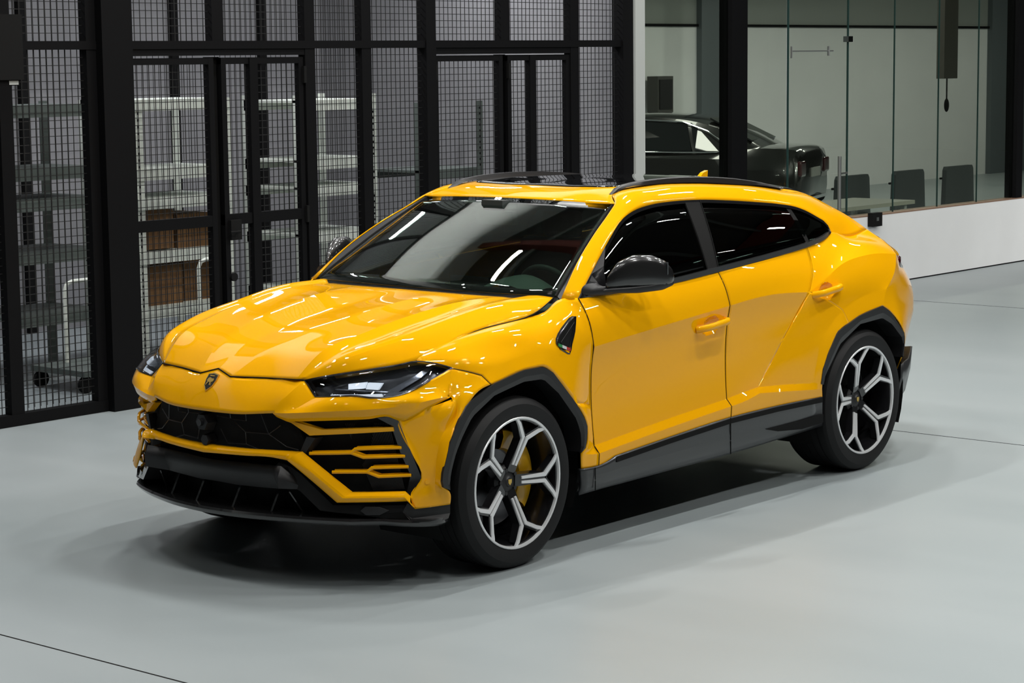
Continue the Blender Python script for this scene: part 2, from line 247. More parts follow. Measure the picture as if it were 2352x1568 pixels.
"rear_corner":[[[-3.536,0.66,1.2963],[-3.54,0.8,1.2115],[-3.4836,0.885,1.1672],[-3.3902,0.935,1.09],[-3.2118,0.985,0.9969],[-3.146,1.0,0.9083]],[[-3.7055,0.685,1.2096],[-3.6489,0.8,1.1582],[-3.5736,0.85,1.131],[-3.4843,0.9,1.0755],[-3.2946,0.97,0.9838],[-3.2394,1.0,0.8652]],[[-3.92,0.56,1.178],[-3.8004,0.7,1.1497],[-3.6819,0.79,1.1121],[-3.5776,0.86,1.0659],[-3.4794,0.925,0.9024],[-3.3937,0.998,0.731]],[[-4.0,0.46,1.172],[-3.9136,0.64,1.1255],[-3.8451,0.71,1.0723],[-3.8759,0.74,0.9915],[-3.7436,0.83,0.8468],[-3.4249,0.985,0.6919]],[[-4.03,0.34,1.165],[-4.02,0.52,1.11],[-4.04,0.6,1.03],[-4.0523,0.66,0.9068],[-3.9669,0.72,0.7668],[-3.4498,0.955,0.5893]],[[-4.06,0.0,1.17],[-4.05,0.0,1.13],[-4.09,0.0,1.02],[-4.1,0.0,0.9],[-4.11,0.0,0.7],[-4.08,0.0,0.5]]],
"cant":[[[-0.5679,0.887,1.1744],[-0.5254,0.845,1.1766],[-0.5205,0.82,1.1765]],[[-0.7444,0.838,1.2984],[-0.7023,0.8,1.3153],[-0.6972,0.775,1.3269]],[[-0.9333,0.782,1.4137],[-0.8953,0.745,1.4326],[-0.894,0.722,1.4444]],[[-1.1192,0.731,1.5131],[-1.0963,0.692,1.5301],[-1.1099,0.66,1.5475]],[[-1.2284,0.713,1.5423],[-1.1882,0.676,1.5736],[-1.1741,0.638,1.5796]],[[-1.387,0.7,1.5629],[-1.3076,0.64,1.6177],[-1.2675,0.55,1.6171]],[[-1.5743,0.693,1.5687],[-1.5415,0.635,1.6248],[-1.5664,0.556,1.6456]],[[-1.8381,0.69,1.5624],[-1.8654,0.632,1.619],[-1.9351,0.56,1.6383]],[[-2.067,0.69,1.5462],[-2.1335,0.63,1.6027],[-2.2252,0.558,1.619]],[[-2.3416,0.692,1.5215],[-2.4494,0.625,1.5767],[-2.5569,0.55,1.5901]],[[-2.5419,0.696,1.5008],[-2.696,0.62,1.542],[-2.8311,0.54,1.554]],[[-2.7372,0.704,1.4683],[-2.9428,0.62,1.4995],[-3.0825,0.545,1.5163]],[[-2.8882,0.718,1.4141],[-3.0997,0.65,1.4279],[-3.2639,0.57,1.4475]],[[-2.9876,0.738,1.3553],[-3.2324,0.68,1.3469],[-3.4114,0.61,1.3777]],[[-2.9975,0.752,1.3164],[-3.2512,0.715,1.2779],[-3.536,0.66,1.2963]]],
"zc":[1.592,1.625,1.645,1.652,1.648,1.632,1.605,1.57,1.52,1.46,1.4],
"roof":[[[-1.0693,0.0,1.5945],[-1.0764,0.16,1.593],[-1.099,0.32,1.5885],[-1.1361,0.48,1.5811],[-1.1741,0.638,1.5796]],[[-1.2075,0.0,1.6294],[-1.2075,0.2,1.6264],[-1.2255,0.36,1.626],[-1.2675,0.48,1.6248],[-1.2675,0.55,1.6171]],[[-1.5664,0.0,1.6528],[-1.5664,0.2,1.6498],[-1.5664,0.36,1.6508],[-1.5664,0.48,1.6517],[-1.5664,0.556,1.6456]],[[-1.9351,0.0,1.6609],[-1.9351,0.2,1.6579],[-1.9351,0.36,1.6545],[-1.9351,0.48,1.6491],[-1.9351,0.56,1.6383]],[[-2.2252,0.0,1.6552],[-2.2252,0.2,1.6522],[-2.2252,0.36,1.6451],[-2.2252,0.48,1.6339],[-2.2252,0.558,1.619]],[[-2.5569,0.0,1.6351],[-2.5569,0.2,1.6321],[-2.5569,0.36,1.6225],[-2.5569,0.48,1.6076],[-2.5569,0.55,1.5901]],[[-2.8311,0.0,1.6066],[-2.8311,0.2,1.6036],[-2.8311,0.36,1.5919],[-2.8311,0.48,1.5738],[-2.8311,0.54,1.554]],[[-3.0825,0.0,1.563],[-3.0825,0.2,1.56],[-3.0825,0.36,1.5499],[-3.0825,0.48,1.5343],[-3.0825,0.545,1.5163]],[[-3.2639,0.0,1.519],[-3.2639,0.2,1.516],[-3.2639,0.36,1.499],[-3.2639,0.48,1.473],[-3.2639,0.57,1.4475]],[[-3.4114,0.0,1.481],[-3.4114,0.2,1.478],[-3.4114,0.36,1.4521],[-3.4114,0.48,1.4127],[-3.4114,0.61,1.3777]],[[-3.536,0.0,1.4374],[-3.536,0.2,1.4344],[-3.536,0.36,1.3979],[-3.536,0.48,1.3426],[-3.536,0.66,1.2963]]],
"hatch":[[[-3.536,0.0,1.4374],[-3.536,0.2,1.4344],[-3.536,0.36,1.3979],[-3.536,0.48,1.3426],[-3.536,0.66,1.2963]],[[-3.9,0.0,1.245],[-3.9,0.2,1.243],[-3.89,0.38,1.238],[-3.88,0.5,1.225],[-3.7055,0.685,1.2096]],[[-4.06,0.0,1.17],[-4.055,0.2,1.17],[-4.03,0.34,1.165],[-4.0,0.46,1.172],[-3.92,0.56,1.178]]],
"dlo_bottom":[[[-0.5679,0.887,1.1774],[-0.926,0.9,1.1764],[-1.2962,0.908,1.1865],[-1.6827,0.908,1.2124],[-2.2567,0.885,1.2476],[-2.6835,0.835,1.2746],[-2.9044,0.785,1.2975],[-2.9927,0.755,1.3168]]],
"dlo_top":[[[-0.5679,0.887,1.1774],[-0.7444,0.838,1.2984],[-0.9333,0.782,1.4137],[-1.1192,0.731,1.5131],[-1.2284,0.713,1.5423],[-1.387,0.7,1.5629],[-1.5743,0.693,1.5687],[-1.8381,0.69,1.5624],[-2.067,0.69,1.5462],[-2.3416,0.692,1.5215],[-2.5419,0.696,1.5008],[-2.7372,0.704,1.4683],[-2.8882,0.718,1.4141],[-2.9876,0.738,1.3553],[-2.9975,0.752,1.3164]]],
"arch_front":[[[0.4802,0.992,0.4413],[0.5231,0.992,0.4602],[0.5164,0.993,0.5193],[0.4751,0.998,0.6421],[0.4236,1.003,0.7304],[0.3595,1.006,0.8074],[0.1854,1.008,0.8725],[-0.0165,1.008,0.9094],[-0.1552,1.008,0.9092],[-0.2237,1.008,0.8773],[-0.3969,1.005,0.7106],[-0.4775,1.003,0.609],[-0.4867,1.002,0.5794],[-0.476,0.998,0.489],[-0.4448,0.994,0.4693]],[[0.4651,0.985,0.4342],[0.4645,0.985,0.4611],[0.4588,0.987,0.5106],[0.4291,0.99,0.5913],[0.3851,0.993,0.6644],[0.3223,0.995,0.7411],[0.1736,0.997,0.8174],[-0.0288,0.997,0.8544],[-0.1678,0.997,0.8509],[-0.2785,0.997,0.771],[-0.4086,0.995,0.6359],[-0.4406,0.993,0.5718],[-0.4481,0.992,0.5439],[-0.4502,0.99,0.498],[-0.4458,0.988,0.4716]]],
"arch_rear":[[[-2.5177,1.0,0.5434],[-2.531,1.003,0.6218],[-2.5813,1.005,0.7027],[-2.6756,1.007,0.8126],[-2.8974,1.008,0.8779],[-3.1324,1.008,0.9101],[-3.2258,1.008,0.867],[-3.3816,1.005,0.7328],[-3.3937,1.003,0.6965],[-3.372,1.0,0.6015]],[[-2.5573,0.99,0.5322],[-2.5709,0.992,0.583],[-2.6239,0.994,0.6412],[-2.7122,0.996,0.7389],[-2.9165,0.997,0.8283],[-3.1525,0.997,0.839],[-3.2575,0.997,0.7943],[-3.3734,0.995,0.7055],[-3.3925,0.993,0.6535],[-3.3846,0.99,0.5918]]],
"sill":[[[-0.4522,0.99,0.3882],[-0.4581,0.985,0.3515],[-0.4827,0.965,0.2934],[-0.494,0.94,0.2531]],[[-0.6358,0.992,0.3921],[-0.6406,0.988,0.3447],[-0.666,0.968,0.2943],[-0.7018,0.94,0.2579]],[[-0.7147,0.994,0.4142],[-0.77,0.988,0.3525],[-0.7959,0.968,0.2996],[-0.8323,0.94,0.2586]],[[-1.1506,0.994,0.4437],[-1.1768,0.988,0.361],[-1.2042,0.968,0.3067],[-1.2426,0.94,0.2627]],[[-1.6689,0.994,0.4723],[-1.6779,0.988,0.3782],[-1.7072,0.968,0.3133],[-1.7481,0.94,0.268]],[[-2.0974,0.994,0.4765],[-2.1073,0.988,0.3925],[-2.1383,0.968,0.3166],[-2.1812,0.94,0.2797]],[[-2.5418,0.992,0.4702],[-2.5491,0.988,0.3999],[-2.5817,0.968,0.3411],[-2.6268,0.94,0.2939]]],
"scoop":[[[-2.0094,0.985,0.3639],[-2.313,0.985,0.3646],[-2.5543,0.985,0.3727]],[[-2.1168,0.982,0.3396],[-2.3511,0.98,0.3189],[-2.566,0.978,0.3275]]],
"moustache":[[[0.9731,0.0,0.6113],[1.0062,0.0,0.5951],[1.0068,0.0,0.5754]],[[0.9682,0.12,0.6113],[1.0014,0.12,0.5974],[1.0021,0.12,0.5805]],[[0.9503,0.25,0.6116],[0.9831,0.25,0.599],[0.9833,0.25,0.5836]],[[0.9197,0.38,0.6141],[0.9531,0.38,0.6017],[0.9539,0.38,0.5864]],[[0.8911,0.47,0.6144],[0.927,0.4632,0.5978],[0.9308,0.455,0.5774]],[[0.8888,0.509,0.6163],[0.9356,0.4951,0.6014],[0.9528,0.478,0.5832]],[[0.8395,0.609,0.5312],[0.8888,0.5945,0.5136],[0.894,0.564,0.496]],[[0.7831,0.703,0.4451],[0.8341,0.692,0.4235],[0.8411,0.665,0.4019]],[[0.7064,0.787,0.444],[0.7478,0.7935,0.4234],[0.7452,0.784,0.4029]],[[0.6194,0.863,0.441],[0.6425,0.878,0.4195],[0.6217,0.877,0.3981]],[[0.6103,0.885,0.4203],[0.6261,0.8995,0.3916],[0.598,0.898,0.3629]]],
"grille_edges":[[[1.0221,0.0,0.7687],[1.0172,0.1,0.7732],[1.002,0.2,0.7774],[0.9777,0.3,0.7812],[0.9469,0.388,0.7827],[0.9096,0.44,0.7398]],[[0.9731,0.0,0.6113],[0.9682,0.12,0.6113],[0.9503,0.25,0.6116],[0.9197,0.38,0.6141],[0.8911,0.47,0.6144],[0.8888,0.509,0.6163]]],
"intake":[[[0.8628,0.378,0.7428],[0.8048,0.549,0.7519],[0.6957,0.733,0.7631],[0.6243,0.808,0.7572],[0.5496,0.863,0.5604],[0.5599,0.857,0.4455],[0.5754,0.845,0.4233],[0.7556,0.65,0.417],[0.8423,0.447,0.5886]]],
"blade_top":[[[0.9,0.452,0.7474],[0.8959,0.464,0.7452],[0.8501,0.588,0.7141],[0.7656,0.721,0.7208],[0.6541,0.83,0.7233]],[[0.9089,0.426,0.746],[0.8996,0.454,0.738],[0.8709,0.536,0.6868],[0.7725,0.714,0.7001],[0.6512,0.832,0.7059]]],
"blade_mid":[[[0.8714,0.534,0.6081],[0.8308,0.624,0.6129],[0.7847,0.7,0.6162]],[[0.7847,0.7,0.6162],[0.7731,0.714,0.6328],[0.7044,0.79,0.6345],[0.6266,0.851,0.6327]],[[0.7847,0.7,0.6162],[0.7497,0.74,0.5956],[0.6918,0.803,0.5967],[0.6151,0.86,0.5947]]],
"blade_low":[[[0.8283,0.627,0.5296],[0.7921,0.689,0.5317],[0.7388,0.751,0.5309]],[[0.7388,0.751,0.5309],[0.7262,0.766,0.5491],[0.6616,0.825,0.5489],[0.6027,0.868,0.5468]],[[0.7388,0.751,0.5309],[0.7065,0.788,0.5103],[0.6542,0.83,0.51],[0.5935,0.874,0.5086]]],
"divider":[[[0.8758,0.522,0.6803],[0.8873,0.494,0.6157]],[[0.8605,0.56,0.6764],[0.8784,0.517,0.6092]]],
"cblade":[[[0.6776,0.825,0.7716],[0.646,0.854,0.7531],[0.6091,0.886,0.6254],[0.567,0.911,0.4973],[0.6103,0.885,0.4203]],[[0.7008,0.777,0.7662],[0.6549,0.818,0.7307],[0.6284,0.847,0.6087],[0.593,0.871,0.5082],[0.6143,0.863,0.4221]]],
"headlight":[[[0.8248,0.466,0.9166],[0.8268,0.503,0.8827],[0.8318,0.539,0.8522]],[[0.7666,0.57,0.9406],[0.7896,0.605,0.9025],[0.8128,0.64,0.8609]],[[0.6742,0.665,0.957],[0.7331,0.7,0.9136],[0.7643,0.72,0.8641]],[[0.6285,0.7,0.9642],[0.6905,0.745,0.9124],[0.729,0.77,0.8566]],[[0.5346,0.755,0.9752],[0.584,0.8,0.9196],[0.6228,0.84,0.8592]],[[0.4603,0.785,0.9837],[0.4788,0.84,0.947],[0.4953,0.885,0.9049]],[[0.4105,0.835,0.9773],[0.4156,0.865,0.9553],[0.4157,0.885,0.9261]],[[0.3523,0.903,0.954],[0.3534,0.904,0.9533],[0.3545,0.905,0.9525]]],
"lower_plate":[[[0.9547,0.0,0.534],[0.9508,0.12,0.5381],[0.9395,0.25,0.541],[0.9228,0.36,0.5431],[0.955,0.44,0.5544],[0.8731,0.475,0.4804]],[[0.9244,0.0,0.4314],[0.9219,0.12,0.429],[0.9096,0.25,0.432],[0.8954,0.36,0.4353],[0.9713,0.44,0.457],[0.8582,0.518,0.4445]]],
"winglet":[[[0.9237,0.394,0.5599],[0.9057,0.451,0.5444],[0.873,0.542,0.4728],[0.8314,0.631,0.3846],[0.7732,0.719,0.386],[0.6146,0.87,0.3787]],[[0.935,0.389,0.5495],[0.9319,0.401,0.5176],[0.8998,0.501,0.4414],[0.866,0.585,0.3614],[0.7794,0.724,0.3492],[0.6372,0.862,0.3506]]],
"winglet_ext":[[[0.6176,0.873,0.3892],[0.5958,0.896,0.3635],[0.4508,0.972,0.3684]],[[0.6372,0.862,0.3506],[0.6049,0.888,0.3216],[0.4517,0.972,0.3297]]],
"splitter":[[[1.008,0.0,0.31],[0.99,0.2,0.31],[0.94,0.4,0.31],[0.862,0.6,0.308],[0.8,0.71,0.306],[0.6978,0.8012,0.303],[0.6301,0.9108,0.298],[0.5048,0.9704,0.292],[0.4401,0.9507,0.292]]],
"struts":[[[0.86,-0.2138,0.3976],[0.93,-0.1567,0.3107]],[[0.86,0.043,0.4018],[0.92,0.0747,0.3139]]],
"winglet_line":[[[0.8931,0.426,0.4313],[0.8479,0.445,0.3544],[0.8108,0.465,0.2903]]],
"fog":[[[0.7745,0.738,0.3636],[0.7597,0.753,0.3822],[0.7174,0.801,0.3793],[0.684,0.826,0.3616],[0.7194,0.802,0.3433],[0.7605,0.758,0.3446]]],
"vent":[[[-0.4756,0.935,1.1041],[-0.4542,0.945,1.0375],[-0.4183,0.955,0.9808],[-0.3929,0.962,0.9392],[-0.3604,0.965,0.9512],[-0.3004,0.965,0.9982],[-0.3107,0.962,1.017],[-0.3772,0.95,1.0619],[-0.4475,0.938,1.0989]]],
"seam_front":[[[-0.5653,0.889,1.1706],[-0.571,0.922,1.1084],[-0.5789,0.95,1.0251],[-0.5851,0.964,0.9492],[-0.5993,0.957,0.8063],[-0.5986,0.957,0.5672],[-0.5976,0.957,0.465],[-0.5578,0.988,0.447],[-0.5622,0.984,0.3792]]],
"seam_sill1":[[[-0.5507,0.993,0.382],[-0.5591,0.986,0.3256],[-0.5918,0.96,0.2629]]],
"mirror_ref":[[[-0.5437,1.0,1.2468],[-0.5414,1.02,1.2787],[-0.5959,1.05,1.3572],[-0.664,1.1,1.379],[-0.7798,1.14,1.3619],[-0.8767,1.17,1.3169],[-0.9357,1.17,1.2541],[-0.9316,1.15,1.2077],[-0.8403,1.12,1.1952],[-0.6949,1.05,1.2018],[-0.6094,1.0,1.2063]]],
"handle_f":[[[-1.4347,0.965,0.9453],[-1.4431,0.975,0.9649],[-1.5345,0.985,0.985],[-1.6561,0.975,0.9857],[-1.6822,0.965,0.9625]]],
"handle_r":[[[-2.4877,0.975,1.0267],[-2.5062,0.985,1.0467],[-2.5987,0.995,1.0627],[-2.716,0.985,1.0662],[-2.7414,0.975,1.0444]]],
"antenna":[[[-2.7829,0.0,1.6121],[-2.8215,0.0,1.64],[-2.8645,0.0,1.6505],[-2.8602,0.0,1.6084]]],
"tail":[[[-3.5364,0.86,1.1545],[-3.6741,0.8,1.1335],[-3.7546,0.765,1.1129]],[[-3.534,0.868,1.0849],[-3.6462,0.82,1.0683],[-3.7351,0.78,1.0539]]],
"diffuser":[[[-3.446,0.955,0.542],[-3.8301,0.8,0.5917],[-3.8504,0.8,0.4703],[-3.8419,0.8,0.4011],[-3.6312,0.87,0.3616],[-3.5166,0.9,0.3088],[-3.444,0.93,0.379]]],
"header_edge":[[[-1.3655,0.0,1.641],[-1.3339,0.2,1.6428],[-1.3652,0.36,1.6325],[-1.3334,0.48,1.6421],[-1.3318,0.545,1.6551]]],
"rail_low":[[[-1.2597,0.545,1.613],[-1.3369,0.552,1.6386],[-1.5813,0.556,1.6502],[-1.9469,0.56,1.6423],[-2.3428,0.556,1.613],[-2.7739,0.543,1.5703],[-2.8311,0.54,1.56]]],
"rail_top":[[[-1.2597,0.545,1.6173],[-1.3193,0.549,1.6482],[-1.4269,0.55,1.6658],[-1.6079,0.553,1.6758],[-1.9879,0.556,1.671],[-2.3983,0.552,1.6383],[-2.7566,0.54,1.582],[-2.8341,0.538,1.5634]]],
"sunroof":[[[-1.335,0.0,1.6417],[-1.335,0.2,1.6387],[-1.345,0.36,1.6395],[-1.37,0.45,1.641],[-1.44,0.5,1.6444]],[[-1.7,0.0,1.6597],[-1.7,0.2,1.6567],[-1.7,0.36,1.6561],[-1.7,0.45,1.6551],[-1.7,0.505,1.6523]],[[-2.1,0.0,1.6617],[-2.1,0.2,1.6587],[-2.1,0.36,1.6532],[-2.1,0.45,1.6466],[-2.1,0.505,1.6403]],[[-2.5,0.0,1.6425],[-2.5,0.2,1.6395],[-2.5,0.36,1.6304],[-2.5,0.45,1.6197],[-2.5,0.505,1.6101]],[[-2.9,0.0,1.5987],[-2.9,0.2,1.5957],[-2.9,0.36,1.5844],[-2.9,0.45,1.5713],[-2.9,0.505,1.5591]],[[-3.05,0.0,1.5726],[-3.05,0.2,1.5696],[-3.05,0.36,1.5593],[-3.05,0.45,1.5474],[-3.05,0.505,1.5363]]]}
# ================================================================== THE HALL
FLOOR = bpy.data.materials.new('polished_concrete'); FLOOR.use_nodes = True
nt = FLOOR.node_tree; b = nt.nodes['Principled BSDF']; tc = nt.nodes.new('ShaderNodeTexCoord')
n1 = nt.nodes.new('ShaderNodeTexNoise'); n1.inputs['Scale'].default_value = .35; n1.inputs['Detail'].default_value = 6
mp = nt.nodes.new('ShaderNodeMapping'); mp.inputs['Scale'].default_value = (1.6,.5,1); mp.inputs['Rotation'].default_value = (0,0,R(35))
cr = nt.nodes.new('ShaderNodeValToRGB'); cr.color_ramp.elements[0].position = .3; cr.color_ramp.elements[1].position = .72
cr.color_ramp.elements[0].color = (.285,.325,.335,1); cr.color_ramp.elements[1].color = (.345,.38,.388,1)
nt.links.new(tc.outputs['Object'], mp.inputs[0]); nt.links.new(mp.outputs[0], n1.inputs['Vector']); nt.links.new(n1.outputs['Fac'], cr.inputs[0]); nt.links.new(cr.outputs[0], b.inputs['Base Color'])
n2 = nt.nodes.new('ShaderNodeTexNoise'); n2.inputs['Scale'].default_value = 1.4; n2.inputs['Detail'].default_value = 8
mr_ = nt.nodes.new('ShaderNodeMapRange'); mr_.inputs[3].default_value = .30; mr_.inputs[4].default_value = .42
nt.links.new(mp.outputs[0], n2.inputs['Vector']); nt.links.new(n2.outputs['Fac'], mr_.inputs[0]); nt.links.new(mr_.outputs[0], b.inputs['Roughness'])
b.inputs['Specular IOR Level'].default_value = .45
WALLW = mat('white_plaster', (.78,.79,.79), .7, noise=.03, nscale=1.5)
WALLG = mat('grey_block_wall', (.26,.26,.27), .8, noise=.08, nscale=2)
WALLD = mat('hall_grey_wall', (.10,.10,.095), .8, noise=.06, nscale=.7)
DARKR = mat('dark_roof_sheet', (.045,.04,.038), .7)
BEAM = mat('roof_beam_paint', (.14,.15,.14), .5)
REDB = mat('roof_red_oxide_beam', (.12,.018,.012), .5)
STEELB = mat('black_powder_coated_steel', (.004,.004,.0045), .6, spec=.1)
WIRE = mat('black_wire', (.004,.004,.004), .6)
WPOST = mat('white_painted_post', (.46,.48,.46), .5)
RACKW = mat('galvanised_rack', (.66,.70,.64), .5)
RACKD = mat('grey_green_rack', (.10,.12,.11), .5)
CARD = mat('brown_cardboard', (.17,.085,.03), .8, noise=.15, nscale=6)
GREYW = mat('grey_reflected_wall', (.28,.30,.28), .8)
NAVY = mat('dark_panel_and_doorway', (.12,.14,.15), .5)
PGLASS = glass('partition_glass', (.86,.89,.85), 1.5)
GEDGE = mat('glass_edge_green', (.02,.05,.045), .3)
CHAIR = mat('dark_grey_fabric', (.055,.062,.066), .8)
TABLE = mat('pale_table_top', (.42,.42,.36), .4)
COPPER = mat('copper_strip', (.42,.26,.18), .4, .5)
def wall(name, a, b, m): o = boxo(name, a, b, m); o['kind'] = 'structure'; return o
YW = -4.13
wall('floor', (-40,-16,-.2), (16,16,0), FLOOR)
for i,x in enumerate((2.18,-4.22,-10.6)):
    wall('trim_%d'%(i+1), (x-.004,YW,0), (x+.004,15.9,.0012), MATTE)
wall('ceiling', (-40,-16,8.5), (16,16,8.7), DARKR)
wall('wall_front', (-40,15.9,0), (16,16.1,8.5), WALLD)
wall('wall_right', (15.9,-16,0), (16.1,16,8.5), WALLD)
wall('wall_left', (-40.1,-16,0), (-39.9,16,8.5), WALLD)
# roof beams and purlins above the hall (seen only as reflections in glass and paint)
for i in range(8):
    x = 10-6.4*i
    o = boxo('roof_beam', (x-.12,YW,7.5), (x+.12,15.9,8.4), BEAM if i%2 else REDB); tag(o, kind='structure')
for i in range(6):
    y = -2.5+3.4*i; o = boxo('roof_purlin', (-39,y-.06,8.2), (15,y+.06,8.45), BEAM); tag(o, kind='structure')
# storage room behind the mesh and glass room beside it
o = wall('wall_back', (-7.75,-8.2,0), (15.9,-8.0,4.6), WALLG)
wall('wall_divider', (-7.85,-13,0), (-7.75,YW-.05,4.6), WALLG)
wall('wall_upper', (-39.9,YW-.08,4.35), (15.9,YW+.06,8.5), WALLW)
wall('ceiling_storage', (-39.9,-13.2,4.3), (15.9,YW-.08,4.4), WALLW)
wall('wall_reflected', (-39.9,-13.2,0), (-7.85,-13,2.78), WALLW)  # white wall with grey top: a reflection in the glass, built solid
wall('wall_reflected_upper', (-39.9,-13.25,2.78), (-7.85,-13,4.4), GREYW)
wall('trim_4', (-39.9,-13.0,2.76), (-7.85,-12.96,2.80), STEELB)
for k,(a,b_) in enumerate(((-21.95,-21.06),(-33.0,-30.6))): wall('trim_%d'%(5+k), (a,-13.0,0), (b_,-12.9,4.3), NAVY)  # first slab: dark sheet standing in for the shade of an open doorway
# ---- black columns on the back wall
for x in (-4.16,-5.85,-6.94): tag(boxo('steel_column', (x-.04,-8.0,0), (x+.04,-7.95,4.3), MATTE), {-4.16:'slim black column on the storage back wall behind the far left mesh panel',-5.85:'slim black column on the storage back wall seen through the left door leaf',-6.94:'slim black column on the storage back wall seen through the handle leaf'}[x], 'column')
# ---- wire mesh partition
part = empty('mesh_partition', (0,0,0)); tag(part, 'black steel mesh partition of posts rails and wire panels along the hall', 'partition')
def bar_(name, x0, x1, z0, z1, d=.035, par=None, m=None, y=YW):
    return boxo(name, (min(x0,x1),y-d,z0), (max(x0,x1),y+d,z1), m or STEELB, par or part)
def mesh_panel(x0, x1, z0, z1, par, y=YW, sp=.05, r=.0021, name='wire_mesh', spz=.05):
    bm = bmesh.new(); a, b = sorted((x0,x1)); n = max(1,round((b-a)/sp)); m = max(1,round((z1-z0)/spz))
    for i in range(1,n):
        x = a+(b-a)*i/n; box(bm, (x-r,y-r,z0), (x+r,y+r,z1))
    for j in range(1,m):
        z = z0+(z1-z0)*j/m; box(bm, (a,y-r*2.6,z-r), (b,y-r*.6,z+r))
    return obj(name, bm, WIRE, par)
HT = 4.3
bar_('post', -1.02,-1.12, 0, HT); bar_('post', -1.72,-1.80, 0, HT); 
boxo('column', (-2.055,YW-.12,0), (-1.80,YW+.10,HT), STEELB, part)
bar_('post', -3.70,-3.80, 0, HT); bar_('post', -4.285,-4.385, 0, HT); bar_('post', -4.975,-5.085, 0, HT, .05)
bar_('post', -6.75,-6.86, 0, HT); bar_('post', -7.43,-7.57, 0, HT, .06)
bar_('post', -2.815,-2.92, 2.40, HT); bar_('post', -5.87,-5.975, 2.40, HT)
boxo('leaf_gap_filler', (-2.93,YW-.05,.06), (-2.80,YW-.03,2.33), MATTE, part); boxo('leaf_gap_filler', (-5.99,YW-.05,.06), (-5.87,YW-.03,2.33), MATTE, part)  # dark strips added behind the leaf gaps to block light showing through
bar_('rail', 5.3,-7.5, 2.385, 2.44, .04); bar_('rail', 5.3,-7.5, 0.0, .075, .04); bar_('rail', 5.3,-7.5, HT-.05, HT)
bar_('rail', -2.06,-3.72, 2.34, 2.385, .03); bar_('rail', -5.08,-6.8, 2.335, 2.385, .03)
for a, b_ in ((-1.12,-1.72),(-3.80,-4.285),(-4.385,-4.975),(-6.86,-7.43)):
    mesh_panel(a, b_, .075, 2.385, part)
for a, b_ in ((-1.12,-1.72),(-2.055,-2.815),(-2.92,-3.70),(-3.80,-4.285),(-4.385,-4.975),(-5.085,-5.87),(-5.975,-6.75),(-6.86,-7.43)):
    mesh_panel(a, b_, 2.44, HT-.05, part)
for a, b_ in ((1.0,-1.02),(3.1,1.1),(5.2,3.2)):
    mesh_panel(a, b_, .075, 2.385, part); mesh_panel(a, b_, 2.44, HT-.05, part); bar_('post', a, a+.1, 0, HT)
# second mesh skin on the storage side
bm = bmesh.new()
for (a,b_) in ((-4.285,-3.80),(-3.70,-2.92),(-2.815,-2.055),(-1.72,-1.12)):
    m2 = round((b_-a)/.05)
    for i in range(1,m2):
        x = a+(b_-a)*(i+.35)/m2; box(bm, (x-.0014,YW-.10,.08), (x+.0014,YW-.097,HT-.1))
obj('inner_wire_mesh', bm, WIRE, part)
# door leaves
def leaf(x0, x1, label, mids=(), sw=.045, midrail=True, handle=None, y=YW):
    t = empty('mesh_door'); tag(t, label, 'door')
    a, b = min(x0,x1), max(x0,x1); z0, z1 = .06, 2.325
    bar_('stile', a, a+sw, z0, z1, .022, t, y=y); bar_('stile', b-sw, b, z0, z1, .022, t, y=y)
    bar_('top_rail', a, b, z1-.045, z1, .021, t, y=y); bar_('bottom_rail', a, b, z0, z0+.07, .021, t, y=y)
    if midrail: bar_('middle_rail', a, b, 1.165, 1.24, .021, t, y=y)
    mesh_panel(a+sw, b-sw, z0+.07, z1-.045, t, y=y)
    for q in mids: bar_('mullion', q-.038, q+.038, z0, z1, .03, t, y=y)
    if handle is not None:
        h = boxo('lock_box', (handle-.05,y+.02,1.06), (handle+.05,y+.05,1.20), MATTE, t)
        bm = bmesh.new(); tube(bm, [(handle,y+.05,1.12),(handle,y+.085,1.12),(handle+.09,y+.085,1.12)], .009, 8); obj('lever', bm, MATTE, h, 60)
        bm = bmesh.new(); bmesh.ops.create_cone(bm, cap_ends=True, segments=16, radius1=.03, radius2=.03, depth=.02, matrix=Matrix.Translation((handle+.02,y+.03,.80))@Matrix.Rotation(R(90),4,'X')); obj('latch_ring', bm, MATTE, h, 40)
    for z in (2.2,1.2,.25): boxo('hinge', ((b if handle is None else a)-.012,y+.02,z-.06),((b if handle is None else a)+.012,y+.045,z+.06), MATTE, t)
    return t
leaf(-2.07,-2.83,'left mesh door leaf with bright racking right behind it, next to the broad black column')
leaf(-2.90,-3.69,'mesh door leaf with the black lock box and a thick middle bar', (-3.20,), handle=-2.98)
leaf(-5.09,-5.90,'mesh door leaf above the yellow car roof, left of its pair', midrail=False)
leaf(-5.96,-6.75,'mesh door leaf with a middle bar, nearest the white post', (-6.27,), midrail=False)
o = boxo('post', (-7.71,YW-.06,0), (-7.575,YW+.08,HT), WPOST); tag(o, 'slim white post between the black mesh partition and the glass wall', 'post')
bm = bmesh.new(); box(bm, (-1.03,YW+.04,2.20), (-.55,YW+.28,2.60)); o = obj('wall_cabinet', bm, MATTE); tag(o, 'black box mounted on the mesh partition at the top left', 'box')
boxo('bracket', (-1.01,YW+.03,2.165), (-.75,YW+.26,2.20), STEELB, o); boxo('rating_label', (-1.00,YW+.2601,2.170), (-.93,YW+.262,2.195), WPOST, o)
